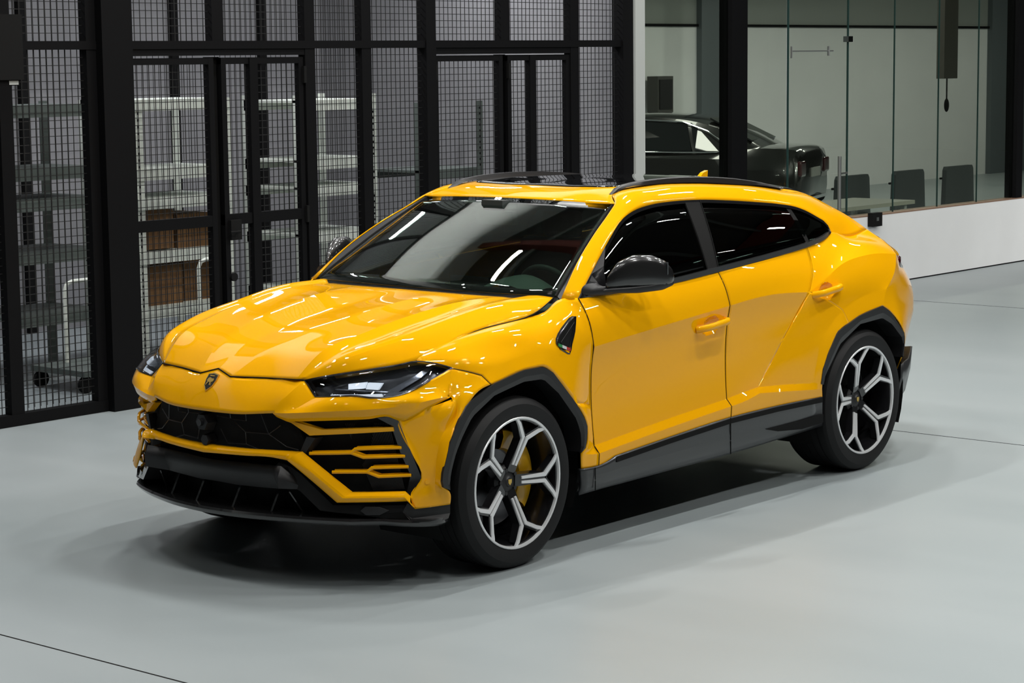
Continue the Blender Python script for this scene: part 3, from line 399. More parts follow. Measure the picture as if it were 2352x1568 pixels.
# ---- storage racks
def rack(x0, x1, ztop, m, levels, label, y0=-5.5, dep=.6):
    t = empty('storage_rack'); tag(t, label, 'rack', 'bolted storage racks behind the mesh')
    a, b = min(x0,x1), max(x0,x1)
    for x in (a, b-.05):
        for y in (y0, y0-dep):
            bm = bmesh.new(); box(bm, (x-.03,y-.003,0), (x+.05,y+.003,ztop)); box(bm, (x-.03 if x == a else x+.044,y-.05,0), (x-.024 if x == a else x+.05,y-.003,ztop))
            if y == y0:
                k = 0.06
                while k < ztop-.03: box(bm, (x+.006,y+.0031,k), (x+.018,y+.0045,k+.018), 1); k += .05
            obj('upright', bm, [m,MATTE], t)
    for z in levels:
        bm = bmesh.new(); box(bm, (a,y0-dep,z-.02), (b,y0,z)); box(bm, (a,y0,z-.085), (b,y0+.02,z+.0)); box(bm, (a,y0-dep-.02,z-.085), (b,y0-dep,z))
        obj('shelf', bm, m, t)
    return t
rack(-3.28,-4.22,2.02,RACKW,(2.02,1.50,1.28,.87,.45),'pale bolted rack with a full height perforated upright behind the left door leaf')
rack(-4.97,-5.86,2.02,RACKW,(1.98,1.50,1.28,.90,.45),'pale bolted rack behind the narrow fixed mesh panels left of the yellow car roof')
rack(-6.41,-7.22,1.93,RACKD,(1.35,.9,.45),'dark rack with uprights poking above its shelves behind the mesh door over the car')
rack(-2.05,-2.92,2.02,RACKD,(2.0,1.55,1.33,.95,.5),'grey rack behind the far left mesh panel')
for (x0,x1,z,h,y,l) in ((-3.36,-3.72,1.28-.40,.30,-5.6,'brown cardboard box on the upper middle shelf, left one of the pale rack'),(-3.78,-4.12,.87+.0,.26,-5.62,'smaller brown cardboard box beside the larger one on the pale rack'),
    (-3.36,-3.80,.45,.30,-5.6,'wide brown cardboard box on the lower shelf of the pale rack'),(-3.86,-4.14,.45,.32,-5.65,'tall brown cardboard box at the right end of the lower shelf of the pale rack')):
    bm = bmesh.new(); box(bm, (x1,y-.38,z), (x0,y,z+h)); o = obj('cardboard_box', bm, CARD); tag(o, l, 'box', 'cardboard boxes on the rack')
    boxo('packing_tape', (x1+.0,y-.21,z+h), (x0,y-.17,z+h+.002), mat('packing_tape',(.25,.16,.08),.3), o)
# trolley with tube handle
def hoop(x, y, label, w_=.30, h=.74):
    t = empty('trolley', (x,y,0)); tag(t, label, 'trolley')
    bm = bmesh.new(); P = [(0,0,.16),(0,0,h-.06),(-.02,0,h-.015),(-.07,0,h),(-w_+.07,0,h),(-w_+.02,0,h-.015),(-w_,0,h-.06),(-w_,0,.16)]; tube(bm, P, .016, 8); obj('push_handle', bm, RACKW, t, 60)
    boxo('deck', (-w_-.2,-.10,.12), (.25,.5,.16), RACKD, t)
    for (a,b) in ((.2,-.05),(-w_-.15,-.05),(.2,.45),(-w_-.15,.45)):
        bm = bmesh.new(); bmesh.ops.create_cone(bm, cap_ends=True, segments=14, radius1=.06, radius2=.06, depth=.03, matrix=Matrix.Translation((a,b,.06))@Matrix.Rotation(R(90),4,'X')); obj('castor', bm, MATTE, t, 40)
hoop(-2.42,-5.3,'platform trolley with a pale tube handle behind the far left mesh panel')
hoop(-3.70,-5.3,'platform trolley with a pale tube handle in front of the pale rack', .22, .80)
# ---- glass wall
def pane(name, x0, x1, z0, z1, label, edge=True):
    o = boxo(name, (min(x0,x1),YW-.006,z0), (max(x0,x1),YW+.006,z1), PGLASS); o['kind'] = 'structure'; return o
pane('window_1', -7.71,-9.06, 0, HT, '')
pane('window_2', -9.31,-10.02, 0, HT, '')
pane('window_3', -11.13,-14.56, .71, HT, '')
pane('window_4', -14.70,-20, .71, HT, '')
for i,x in enumerate((-9.185,-14.63)):
    o = boxo('mullion', (x-.125 if i == 0 else x-.07,YW-.09,0 if i == 0 else .71), (x+.125 if i == 0 else x+.07,YW+.05,HT), STEELB); tag(o, ['broad black upright between the glass panes left of the glass door','slim black upright at the right edge of the glass wall'][i], 'mullion')
gd = boxo('glass_door', (-11.11,YW-.006,.01), (-10.05,YW+.006,HT-.02), PGLASS); tag(gd, 'frameless glass door with tall steel pull handle behind the car tail', 'door')
for x in (-10.055,-11.115): boxo('glass_edge', (x-.006,YW-.008,.0), (x+.006,YW+.009,HT), GEDGE, gd)
boxo('patch_fitting', (-11.16,YW-.03,2.42), (-11.08,YW+.03,2.475), CHROME, gd)
bm = bmesh.new(); tube(bm, [(-10.885,YW+.06,.80),(-10.885,YW+.06,1.32)], .018, 10); tube(bm, [(-10.885,YW+.06,1.15),(-11.09,YW+.02,1.15)], .010, 8); obj('pull_handle', bm, STEEL_, gd, 50)
bm = bmesh.new(); tube(bm, [(-10.07,YW+.03,2.38),(-10.07,YW+.03,2.27)], .010, 6); tube(bm, [(-10.07,YW+.03,2.335),(-10.80,YW+.03,2.335)], .007, 6); tube(bm, [(-10.72,YW+.03,2.38),(-10.72,YW+.03,2.29)], .014, 6); obj('door_closer_arm', bm, STEEL_, gd, 50)
for i,x in enumerate((-12.0,-12.9,-13.75)):
    o = boxo('glass_joint', (x-.004,YW-.007,.71), (x+.004,YW+.008,HT), GEDGE); tag(o, kind='structure')
wall('wall_low', (-39.9,YW-.10,0), (-11.15,YW+.06,.70), WALLW)
wall('trim_7', (-39.9,YW-.10,.70), (-11.15,YW+.062,.712), COPPER)
wall('baseboard_front', (-39.9,YW+.06,0), (-11.15,YW+.063,.012), STEELB)
o = boxo('socket_box', (-11.60,YW+.06,.60), (-11.42,YW+.12,.735), MATTE); tag(o, 'small black box hooked on the top of the low white wall', 'box')
boxo('socket_plate', (-11.53,YW+.12,.655), (-11.49,YW+.124,.69), STEEL_, o)
# table, chairs, hanging arm
t = empty('meeting_table', (-12.08,-4.92,0)); tag(t, 'pale topped meeting table just behind the glass above the low wall', 'table')
boxo('tabletop', (-1.12,-.40,.71), (1.1,.36,.75), TABLE, t)
for x in (-1.02,1.0):
    for y in (-.33,.28): boxo('leg', (x-.025,y-.025,0), (x+.025,y+.025,.71), WPOST, t)
for i,x in enumerate((-14.05,-15.3,-16.5)):
    t = empty('office_chair', (x,-5.62,0)); tag(t, ['dark grey chair at the near end behind the pale table','dark grey chair in the middle of the row behind the glass','dark grey chair at the far right of the row behind the glass'][i], 'chair', 'dark chairs behind the glass')
    bm = bmesh.new(); prism(bm, [(-.36,.46),(.36,.46),(.33,.90),(.30,.94),(-.30,.94),(-.33,.90)], -.27, -.21); bmesh.ops.recalc_face_normals(bm, faces=bm.faces); obj('backrest', bm, CHAIR, t)
    bm = bmesh.new(); box(bm, (-.30,-.24,.42), (.30,.26,.50)); obj('seat', bm, CHAIR, t)
    for a in (-.26,.26):
        for b in (-.2,.2): bm = bmesh.new(); tube(bm, [(a,b,0),(a*.92,b*.9,.43)], .014, 6); obj('leg', bm, STEELB, t, 50)
    bm = bmesh.new(); tube(bm, [(-.36,-.28,.80),(.36,-.28,.80)], .014, 6); obj('back_rail', bm, MATTE, t, 50)
o = boxo('display_pole', (-20.24,-8.06,1.95), (-19.86,-7.94,4.3), mat('pole_brown_grey', (.07,.065,.055), .6)); tag(o, 'dark flat bar hanging from the ceiling behind the glass', 'hanging bar')
bm = bmesh.new(); tube(bm, [(-20.05,-8,1.95),(-20.05,-8,1.62)], .012, 6); obj('cord', bm, MATTE, o)
bm = bmesh.new(); bmesh.ops.create_uvsphere(bm, u_segments=12, v_segments=8, radius=.06, matrix=Matrix.Translation((-20.05,-8,1.58))@Matrix.Diagonal((.6,.6,1.6,1))); obj('weight', bm, MATTE, o, 60)
o = boxo('wall_speaker', (-20.02,-12.9,1.45), (-19.62,-12.7,2.0), mat('speaker_grey', (.06,.06,.055), .6)); tag(o, 'grey box on the far wall beside the white post behind the glass', 'speaker')
boxo('speaker_grille', (-19.98,-12.7,1.5), (-19.66,-12.685,1.95), SATIN, o)
# ---- dark saloon: a reflection in the glass, built solid behind it
SBLK = mat('saloon_dark_paint', (.012,.012,.011), .2, 0, 1.)
sal = empty('saloon_reflection', (-16.56,-11.07,0), R(-70.3)); tag(sal, 'reflection of a dark saloon car, built solid behind the glass wall with its tail to the right', 'car')
def loft(name, secs, m, par, thr=40):                               # secs: (x, [(y,z)...half profile from bottom to top])
    bm = bmesh.new(); rows = []
    for x, pr in secs:
        full = [(-y,z) for y,z in pr]+[(y,z) for y,z in pr[::-1]]
        rows.append([bm.verts.new((x,y,z)) for y,z in full])
    for A,B in zip(rows[:-1],rows[1:]):
        for k in range(len(A)-1): bm.faces.new((A[k],A[k+1],B[k+1],B[k]))
    bm.faces.new(rows[0]); bm.faces.new(rows[-1]); bmesh.ops.remove_doubles(bm, verts=bm.verts, dist=.0005)
    return obj(name, bm, m, par, thr)
def bs(x, w_, zb, zs, zt): return (x, [(w_*.90,zb),(w_,zb+.12),(w_,(zb+zs)/2),(w_*.98,zs),(w_*.88,zt-.01),(w_*.5,zt+.015),(.0,zt+.02)])
def sm(L, n=4):
    out = []; A = [[Vector((s[0],p[0],p[1])) for p in s[1]] for s in L]
    cols_ = [herm([r[j] for r in A], n) for j in range(len(A[0]))]
    return [(cols_[0][i].x, [(c[i].y, c[i].z) for c in cols_]) for i in range(len(cols_[0]))]
loft('body', sm([bs(2.68,.70,.35,.70,.74),bs(2.45,.88,.25,.78,.86),bs(1.6,.96,.22,.88,.98),bs(.8,.97,.22,.94,1.04),bs(-.8,.975,.22,.96,1.05),bs(-1.7,.97,.24,.96,1.07),bs(-2.4,.92,.28,.95,1.10),bs(-2.66,.84,.34,.90,1.05),bs(-2.70,.78,.42,.80,.95)]), SBLK, sal)
def gs(x, w_, z0, zt): return (x, [(w_,z0),(w_*.93,z0+(zt-z0)*.5),(w_*.80,zt-.04),(w_*.66,zt-.005),(.0,zt+.01)])
loft('greenhouse', sm([gs(.95,.80,.95,1.03),gs(.35,.86,.95,1.42),gs(-.1,.88,.95,1.51),gs(-.8,.88,.95,1.53),gs(-1.3,.87,.95,1.47),gs(-1.75,.84,.95,1.32),gs(-2.15,.78,.95,1.12)]), SBLK, sal)
for s in (-1,1):
    for (xa,xb,ta,tb,nm) in ((.55,-.32,.15,-.30,'side_glass'),(-.40,-1.25,-.38,-1.15,'side_glass'),(-1.30,-1.62,-1.20,-1.30,'side_glass')):
        bm = bmesh.new(); vs = [bm.verts.new(p) for p in ((xa,s*.885,1.06),(xb,s*.885,1.06),(tb,s*.735,1.43 if xa > -1 else 1.36),(ta,s*.735,1.36 if xa > .5 else 1.43))]; bm.faces.new(vs)
        o = obj(nm, bm, ROOFG, sal); md = o.modifiers.new('t','SOLIDIFY'); md.thickness = .012; md.offset = 0
    bm = bmesh.new(); tube(bm, [(.62,s*.895,1.045),(-.4,s*.90,1.045),(-1.6,s*.885,1.045),(-1.75,s*.86,1.12),(-1.45,s*.80,1.32),(-1.1,s*.755,1.44),(-.4,s*.75,1.47)], .012, 6); obj('window_chrome', bm, CHROME, sal, 60)
    boxo('door_handle', (-.25,s*.98-.012,.86), (-.43,s*.98+.012,.885), CHROME, sal)
    bm = bmesh.new(); box(bm, (-2.58,s*.70-.16,.72), (-2.715,s*.70+.12,.93)); o = obj('tail_lamp', bm, RED, sal); bv = o.modifiers.new('b','BEVEL'); bv.width = .03; bv.segments = 2
    for x in (1.72,-1.58):
        bm = bmesh.new(); lathe(bm, [(.0,s*.95),(.22,s*.96),(.235,s*.98),(.33,s*.975),(.35,s*.94),(.35,s*.74),(.0,s*.74)], 32)
        bmesh.ops.translate(bm, verts=bm.verts, vec=(x,0,.35)); o = obj('wheel', bm, RUBBER, sal, 35)
        bm = bmesh.new()
        for k in range(7):
            a = 2*math.pi*k/7; tube(bm, [(x,s*.965,.35),(x+.23*math.cos(a),s*.98,.35+.23*math.sin(a))], .022, 5)
        obj('alloy_spokes', bm, STEEL_, o, 60)
boxo('number_plate', (-2.725,-.26,.70), (-2.705,.26,.82), mat('plate_pale_grey',(.35,.35,.33),.5), sal)
boxo('bumper_trim', (-2.735,-.60,.40), (-2.66,.60,.44), CHROME, sal)
bm = bmesh.new(); vs = [bm.verts.new(p) for p in ((-1.42,-.58,1.47),(-2.0,-.66,1.18),(-2.0,.66,1.18),(-1.42,.58,1.47))]; bm.faces.new(vs); o = obj('rear_window', bm, ROOFG, sal); o.modifiers.new('t','SOLIDIFY').thickness = .02

# ================================================================== THE YELLOW CAR
car = empty('car'); tag(car, 'glossy yellow luxury SUV parked on the pale concrete floor before the mesh partition', 'car')
# ---- hood
hood = panel('hood', PAINT, [grid(D['hood'], 8, 6, sc=(1,3))], car, 'B', sharp=9)
# ---- front bumper (nose, undercut, corners, lower bar)
gN = grid(D['nose'], 5, 5, sr=(4,5), sc=())
gU = grid(D['nose_under'], 5, 2, sr=(1,))
gC = grid(D['corner'], 5, 4, sc=(2,), sr=())
gM = grid(D['moustache'], 5, 4, sr=(5,7,9))
bumper = panel('front_bumper', PAINT, [gN, gU, gC, gM], car, 'B', sharp=18)
# emblem shield on the nose
def emblem():
    bm = bmesh.new(); c = Vector((.952,0,.885)); n = Vector((.78,0,.62)).normalized(); up = Vector((-.62,0,.78)); sd = Vector((0,1,0))
    sh = [(-.033,.040),(0,.047),(.033,.040),(.034,.010),(.026,-.022),(0,-.050),(-.026,-.022),(-.034,.010)]
    def P(u,v,d): return c + sd*u + up*v + n*d
    def plate(poly, d0, d1):
        a = [bm.verts.new(P(u,v,d0)) for u,v in poly]; b = [bm.verts.new(P(u,v,d1)) for u,v in poly]; k = len(poly)
        bm.faces.new(a); bm.faces.new(b[::-1])
        for i in range(k): bm.faces.new((a[i],b[i],b[(i+1)%k],a[(i+1)%k]))
        bmesh.ops.recalc_face_normals(bm, faces=bm.faces)
    plate(sh, -.012, .004); rim = obj('emblem', bm, GOLD, car)
    bm = bmesh.new()
    def plate2(poly,d0,d1):
        a = [bm.verts.new(P(u,v,d0)) for u,v in poly]; b = [bm.verts.new(P(u,v,d1)) for u,v in poly]; k = len(poly)
        bm.faces.new(a); bm.faces.new(b[::-1])
        for i in range(k): bm.faces.new((a[i],b[i],b[(i+1)%k],a[(i+1)%k]))
        bmesh.ops.recalc_face_normals(bm, faces=bm.faces)
    plate2([(u*.86,v*.86) for u,v in sh], 0, .0055); obj('emblem_field', bm, BLACKG, rim)
    bm = bmesh.new()
    plate2([(-.020,.004),(-.016,.016),(-.006,.020),(.006,.014),(.016,.016),(.022,.008),(.018,-.002),(.010,-.004),(.012,-.020),(.006,-.020),(.003,-.006),(-.006,-.004),(-.012,-.022),(-.017,-.018),(-.013,-.002)], .004, .008)
    plate2([(-.014,.026),(.014,.026),(.014,.031),(-.014,.031)], .004, .0075)
    obj('emblem_bull', bm, GOLD, rim)
emblem()
# shutline hood / bumper
def seam(name, P, r=.0026, side='L', sub=6, sharp=(), parent=car, off=(0,0,0)):
    Q = [p+Vector(off) for p in herm(P, sub, sharp)]
    return ribbon_tube(name, Q, r, MATTE, parent, side)
hf = [Vector(p)+Vector((.002,0,.001)) for p in D['hood'][0]]
allf = [Vector((p.x,-p.y,p.z)) for p in hf[::-1][:-1]] + hf
bm = bmesh.new(); tube(bm, allf, .0028); obj('hood_gap', bm, MATTE, car, 50)
ho = [r[6] for r in D['hood']][2:]
for sd in 'LR': seam('hood_gap', ho, side=sd)
# ---- grille
gt, mo = D['grille_edges']
def lerp(a,b,t): return Vector(a).lerp(Vector(b),t)
back = Vector((.045,0,0))
rows = [[Vector(p)-back for p in gt]+[], ]
top6 = [Vector(p)-Vector((.05,0,-.01)) for p in gt]; bot6 = [Vector(p)-Vector((.035,0,.01)) for p in mo]
def GP(u, v, d=0.):                                               # u 0..5 across (y), v 0 bottom..1 top
    i = min(4, int(u)); t = u-i
    a = top6[i].lerp(top6[i+1], t); b = bot6[i].lerp(bot6[i+1], t); p = b.lerp(a, v); return p+Vector((d,0,0))
bm = bmesh.new()
addgrid(bm, [[GP(u/2,v) for u in range(11)] for v in (-.1,.25,.5,.75,1.1)]); addgrid(bm, [[GP(u/2,v) for u in range(11)] for v in (-.1,.25,.5,.75,1.1)], mir=True)
bmesh.ops.remove_doubles(bm, verts=bm.verts, dist=.0005)
grille = obj('grille', bm, MATTE, car); sm = grille.modifiers.new('t','SOLIDIFY'); sm.thickness = .02; sm.offset = -1
bm = bmesh.new()
def yu(y):
    ysr = [abs(p.y) for p in mo]; y = abs(y)
    for i in range(5):
        if y <= ysr[i+1] or i == 4: return i+min(1.,(y-ysr[i])/max(1e-6,ysr[i+1]-ysr[i]))
mo = [Vector(p) for p in mo]
def hexline(pts, r=.0024):
    Q = [GP(yu(y), v, .012) for y,v in pts]
    Q = [Vector((q.x, math.copysign(q.y, y) if y else 0, q.z)) for q,(y,v) in zip(Q,pts)]
    tube(bm, Q, r, 4)
for s in (-1,1):
    hexline([(s*.07,.78),(s*.16,.74),(s*.23,.42),(s*.36,.40),(s*.44,.62)]); hexline([(s*.16,.74),(s*.17,.98)]); hexline([(s*.36,.40),(s*.42,.12),(s*.47,.06)])
    hexline([(s*.23,.42),(s*.21,.12),(s*.10,.10),(s*.075,.45)]); hexline([(s*.21,.12),(s*.28,.0)]); hexline([(s*.36,.40),(s*.37,.9)])
    hexline([(s*.28,.96),(s*.26,.70),(s*.18,.72)])
obj('grille_lattice', bm, CLAD, grille)
bm = bmesh.new()
for (yy,v,rr) in ((.0,.62,.046),(.0,.16,.03)):
    p = GP(0,v); bmesh.ops.create_cone(bm, cap_ends=True, segments=6, radius1=rr, radius2=rr*.82, depth=.05, matrix=Matrix.Translation((p.x+.03,yy,p.z))@Matrix.Rotation(R(90),4,'Y'))
obj('grille_sensor', bm, SATIN, grille)
bm = bmesh.new(); p = GP(0,.62); bmesh.ops.create_cone(bm, cap_ends=True, segments=24, radius1=.017, radius2=.015, depth=.02, matrix=Matrix.Translation((p.x+.06,0,p.z))@Matrix.Rotation(R(90),4,'Y'))
obj('camera_lens', bm, BLACKG, grille)
# ---- side intakes, yellow blades, black C shaped frames
for sd in 'LR':
    s = 1 if sd == 'L' else -1
    pl = polyplate('side_intake', D['intake'][0], MATTE, car, (.02,.0,0), sd)
    # radiator ribs inside
    bm = bmesh.new()
    P = [Vector(p) for p in D['intake'][0]]
    for k in range(26):
        t = k/25; a = P[2].lerp(P[3],.0).lerp(P[4],t*.9); top = P[1].lerp(P[3],.35+.6*t); bot = P[7].lerp(P[6],.45+.5*t)
        a = Vector((top.x+.012, top.y*s, top.z-.02)); b = Vector((bot.x+.012, bot.y*s, bot.z+.02)); tube(bm, [a,b], .0025, 4)
    obj('radiator_ribs', bm, SATIN, pl)
    slab('intake_blade', D['blade_top'][0], D['blade_top'][1], 0, PAINT, car, sd, (.035,.012,0))
    for nm in ('blade_mid','blade_low'):
        bm = bmesh.new()
        for ln in D[nm]:
            Q = [Vector((p[0],p[1]*s,p[2])) for p in ln]; tube(bm, Q, .0075, 8)
            tube(bm, [q-Vector((.03,.012*s,0)) for q in Q], .0075, 8)
        obj('intake_blade', bm, PAINT, car, 40)
    slab('intake_divider', D['divider'][0], D['divider'][1], 0, SATIN, car, sd, (.05,0,0))
    c0, c1 = D['cblade']; c0 = herm(c0, 1); c1 = herm(c1, 1)
    slab('intake_frame', c0, c1, 0, BLACKG, car, sd, (.03,.03,0))
    slab('intake_side_wall', [p-Vector((.012,.012,0)) for p in c0], [p-Vector((.012,.012,0)) for p in c1], 0, MATTE, pl, sd, (.12,.16,0))
    # parking sensor
    bm = bmesh.new(); bmesh.ops.create_cone(bm, cap_ends=True, segments=18, radius1=.011, radius2=.011, depth=.006, matrix=Matrix.Translation((.545,.925*s,.478))@Matrix.Rotation(R(58*s),4,'Z')@Matrix.Rotation(R(90),4,'Y'))
    obj('parking_sensor', bm, PAINT, car, 40)
# ---- lower black bumper: plate, winglets, splitter, struts, fogs
a, b = D['lower_plate']
bm = bmesh.new(); mid = [(Vector(p)+Vector(q))/2+Vector((.012,0,0)) for p,q in zip(a,b)]
for mir in (False,True): addgrid(bm, [[Vector(p) for p in a], mid, [Vector(p) for p in b], [Vector(p)-Vector((.04,0,0)) for p in b]], mir=mir)
bmesh.ops.remove_doubles(bm, verts=bm.verts, dist=.0005)
obj('lower_grille_plate', bm, SATIN, car, 25).modifiers.new('t','SOLIDIFY').thickness = .01
bm = bmesh.new()
up = [Vector(p)-Vector((.14,0,-.02)) for p in mo]+[Vector(p)-Vector((.12,.02,-.03)) for p in (D['moustache'][7][2],D['moustache'][9][2])]
sp = [Vector(p) for p in D['splitter'][0]]
lo = [sp[0],sp[1],sp[2],sp[3],sp[4]*.8+sp[5]*.2,sp[4]*.45+sp[5]*.55,sp[5],sp[6]]
lo = [Vector((p.x-.13,p.y,p.z+.015)) for p in lo]
for mir in (False,True): addgrid(bm, [up, lo], mir=mir)
bmesh.ops.remove_doubles(bm, verts=bm.verts, dist=.0005)
obj('lower_intake_recess', bm, MATTE, car, 25).modifiers.new('t','SOLIDIFY').thickness = .01
# splitter
top = [Vector(p)+Vector((0,0,.022)) for p in D['splitter'][0]]; edge = [Vector(p) for p in D['splitter'][0]]
c = Vector((.1,.25,0))
inner = [Vector((p.x-.16, p.y*.80, p.z+.03)) for p in edge]; inb = [Vector((p.x-.16,p.y*.80,p.z-.008)) for p in edge]
bot = [Vector((p.x-.01,p.y*.99,p.z-.010)) for p in edge]
H = lambda L: herm(L, 3, (4,5))
bm = bmesh.new()
for mir in (False,True): addgrid(bm, [H(inner), H(top), [p+Vector((.006,0,0)) for p in H([(t+e)/2 for t,e in zip(top,edge)])], H(edge), H(bot), H(inb)], mir=mir)
bmesh.ops.remove_doubles(bm, verts=bm.verts, dist=.0008)
obj('front_splitter', bm, CARBON, car, 35)
for sd in 'LR':
    w0, w1 = D['winglet']
    slab('winglet', herm(w0, 2, (2,3)), herm(w1, 2, (2,3)), 0, CARBON, car, sd, (.05,.02,-.01))
    e0, e1 = D['winglet_ext']; e1b = [Vector(p)-Vector((0,0,.062)) for p in e1]; e1b[0] = Vector((e1[0][0],e1[0][1],.30)); 
    slab('bumper_end_piece', e0, e1, 0, SATIN, car, sd, (.10,.12,0))
    lo_ = [Vector(p) for p in e1]; hi_ = [Vector(p) for p in edge[6:9]]
    slab('bumper_end_piece', lo_, [h+Vector((0,0,.01)) for h in hi_], 0, SATIN, car, sd, (.08,.10,0))
    ribbon_tube('splitter_brace', D['winglet_line'][0], .006, CARBON, car, sd)
    q = D['fog'][0]; polyplate('fog_sensor', q, SATIN, car, (.012,.008,0), sd, .003)
    # lower apron between winglet and splitter
    A = [Vector(p) for p in D['winglet'][1]][2:]; Bq = [edge[4]*.6+edge[5]*.4+Vector((-.03,0,.02)), edge[4]*.2+edge[5]*.8+Vector((-.02,0,.02)), edge[5]+Vector((-.01,0,.02)), edge[6]+Vector((-.01,-.01,.02))]
    slab('lower_apron', A, Bq, 0, MATTE, car, sd, (.12,.12,0))
for y in (-.33,-.12,.12,.33):
    bm = bmesh.new(); xs = .99-.40*y*y
    prism(bm, [(xs-.14,.46),(xs-.105,.46),(xs-.03,.33),(xs-.12,.33)], y-.006, y+.006); obj('splitter_strut', bm, CARBON, car)
# ---- headlights
for sd in 'LR':
    s = 1 if sd == 'L' else -1
    g = grid(D['headlight'], 4, 4)
    fwd = Vector((.02,.008,.006))
    # housing set behind the lens
    rowsH = [[p-Vector((.055,.02,.03)) for p in r] for r in g]
    hl = panel('headlight', LENSD, [[[p-Vector((.035,.012,.02)) for p in r] for r in g]], car, sd, thick=.01)
    panel('headlight_lens', HLG, [g], hl, sd, thick=.003)
    outline = [r[0] for r in g]+[g[-1][1]]+[r[-1] for r in g[::-1]]+[g[0][2]]
    ribbon_tube('headlight_rim', outline, .0045, BLACKG, hl, sd, closed=True)
    HG = [[p-Vector((.024,.008,.014)) for p in r] for r in g]
    nI, nJ = len(HG)-1, len(HG[0])-1
    def HP(u,v,d=0):
        i = min(nI-1,int(u*nI)); j = min(nJ-1,int(v*nJ)); fu = u*nI-i; fv = v*nJ-j
        return HG[i][j].lerp(HG[i+1][j],fu).lerp(HG[i][j+1].lerp(HG[i+1][j+1],fu),fv)+Vector((d,d*.4,d*.5))
    # Y shaped daylight signature
    slab('daylight_bar', [HP(.10,.80),HP(.30,.86),HP(.47,.80)], [HP(.10,.92),HP(.30,.97),HP(.47,.93)], 0, DRL_GLINT, hl, sd, (.01,0,0))
    slab('daylight_bar', [HP(.47,.80),HP(.62,.50),HP(.80,.16)], [HP(.50,.95),HP(.68,.62),HP(.84,.22)], 0, LENSS, hl, sd, (.01,0,0))
    slab('daylight_bar', [HP(.47,.80),HP(.60,.84),HP(.72,.80)], [HP(.50,.93),HP(.62,.93),HP(.74,.88)], 0, LENSS, hl, sd, (.01,0,0))
    slab('projector_unit', [HP(.22,.42,.006),HP(.34,.40,.006)], [HP(.22,.66,.006),HP(.33,.64,.006)], 0, DRL_GLINT, hl, sd, (.012,0,0))
    slab('projector_unit', [HP(.36,.42,.006),HP(.47,.46,.006)], [HP(.35,.66,.006),HP(.45,.68,.006)], 0, DRL_GLINT, hl, sd, (.012,0,0))
    slab('headlight_trim', [HP(.14,.56,.004),HP(.30,.70,.004),HP(.50,.74,.004)], [HP(.14,.60,.004),HP(.30,.735,.004),HP(.50,.775,.004)], 0, LENSS, hl, sd, (.006,0,0))
# ---- fenders
gF = grid(D['fender'], 5, 2, sc=(6,)); gFL = grid(D['fender_low'], 4, 3, sr=(4,), sc=())
for sd in 'LR':
    fe = panel('front_fender', PAINT, [gF, gFL], car, sd)
    # bumper / fender seam
    seam('fender_gap', D['fender'][0], r=.0018, sub=2, side=sd, sharp=(6,))
    # vent
    P = [Vector(p) for p in D['vent'][0]]
    vt = polyplate('fender_vent', [p+Vector((.0,.006,0)) for p in P], MATTE, car, (0,.02,0), sd)
    ribbon_tube('vent_rim', [p+Vector((0,.007,0)) for p in herm(P+[P[0]], 2)][:-1], .0045, BLACKG, vt, sd, closed=True)
    c = (P[0]+P[2]+P[3]+P[5])/4
    V1 = [P[0]*.75+c*.25, P[3]*.72+c*.28, P[5]*.7+c*.3]
    ribbon_tube('vent_inner_frame', [p+Vector((0,.009,0)) for p in V1], .0022, SATIN, vt, sd, closed=True)
    a = P[5]*.9+P[6]*.1; b = P[2]*.55+P[1]*.0+P[3]*.45
    for (t0,t1,mm,nm) in ((.04,.34,FLAGG,'green'),(.34,.66,FLAGW,'white'),(.66,.96,FLAGR,'red')):
        q0 = a.lerp(b,t0)+Vector((0,.011,0)); q1 = a.lerp(b,t1)+Vector((0,.011,0)); slab('flag_bar', [q0,q1],[q0-Vector((0,0,.014)),q1-Vector((0,0,.014))],0,mm,vt,sd,(0,.004,0))
# ---- doors and rear quarter
gDF = grid(D['door_front'], 34, 12, sc=(1,2,5)); gDR = grid(D['door_rear'], 14, 14, sc=(1,2,5), sr=())
gDL = grid(D['door_rear_low'], 14, 14, sr=(1,2), sc=(2,)); gQ = grid(D['quarter'], 14, 14, sc=(2,4)); gRC = grid(D['rear_corner'], 6, 14, sc=(2,4))
gCA = grid(D['cant'], 4, 4)
gRF = grid(D['roof'], 4, 4); gHT = grid(D['hatch'], 4, 4)
def dish(g, key):
    P = [Vector(p) for p in D[key][0]]; c = (P[0]+P[-1])/2+Vector((0,0,-.002)); ax = (P[-1]-P[0]); ax.y = 0; ax.normalize(); az = Vector((-ax.z,0,ax.x))
    for r in g:
        for p in r:
            d = p-c; u = d.dot(ax)/.066; v = d.dot(az)/.046; q = u*u+v*v
            if q < 1.0 and p.y > .8: p.y -= .032*(1-q)**.6 if q < 1 else 0
dish(gDF, 'handle_f'); dish(gQ, 'handle_r')
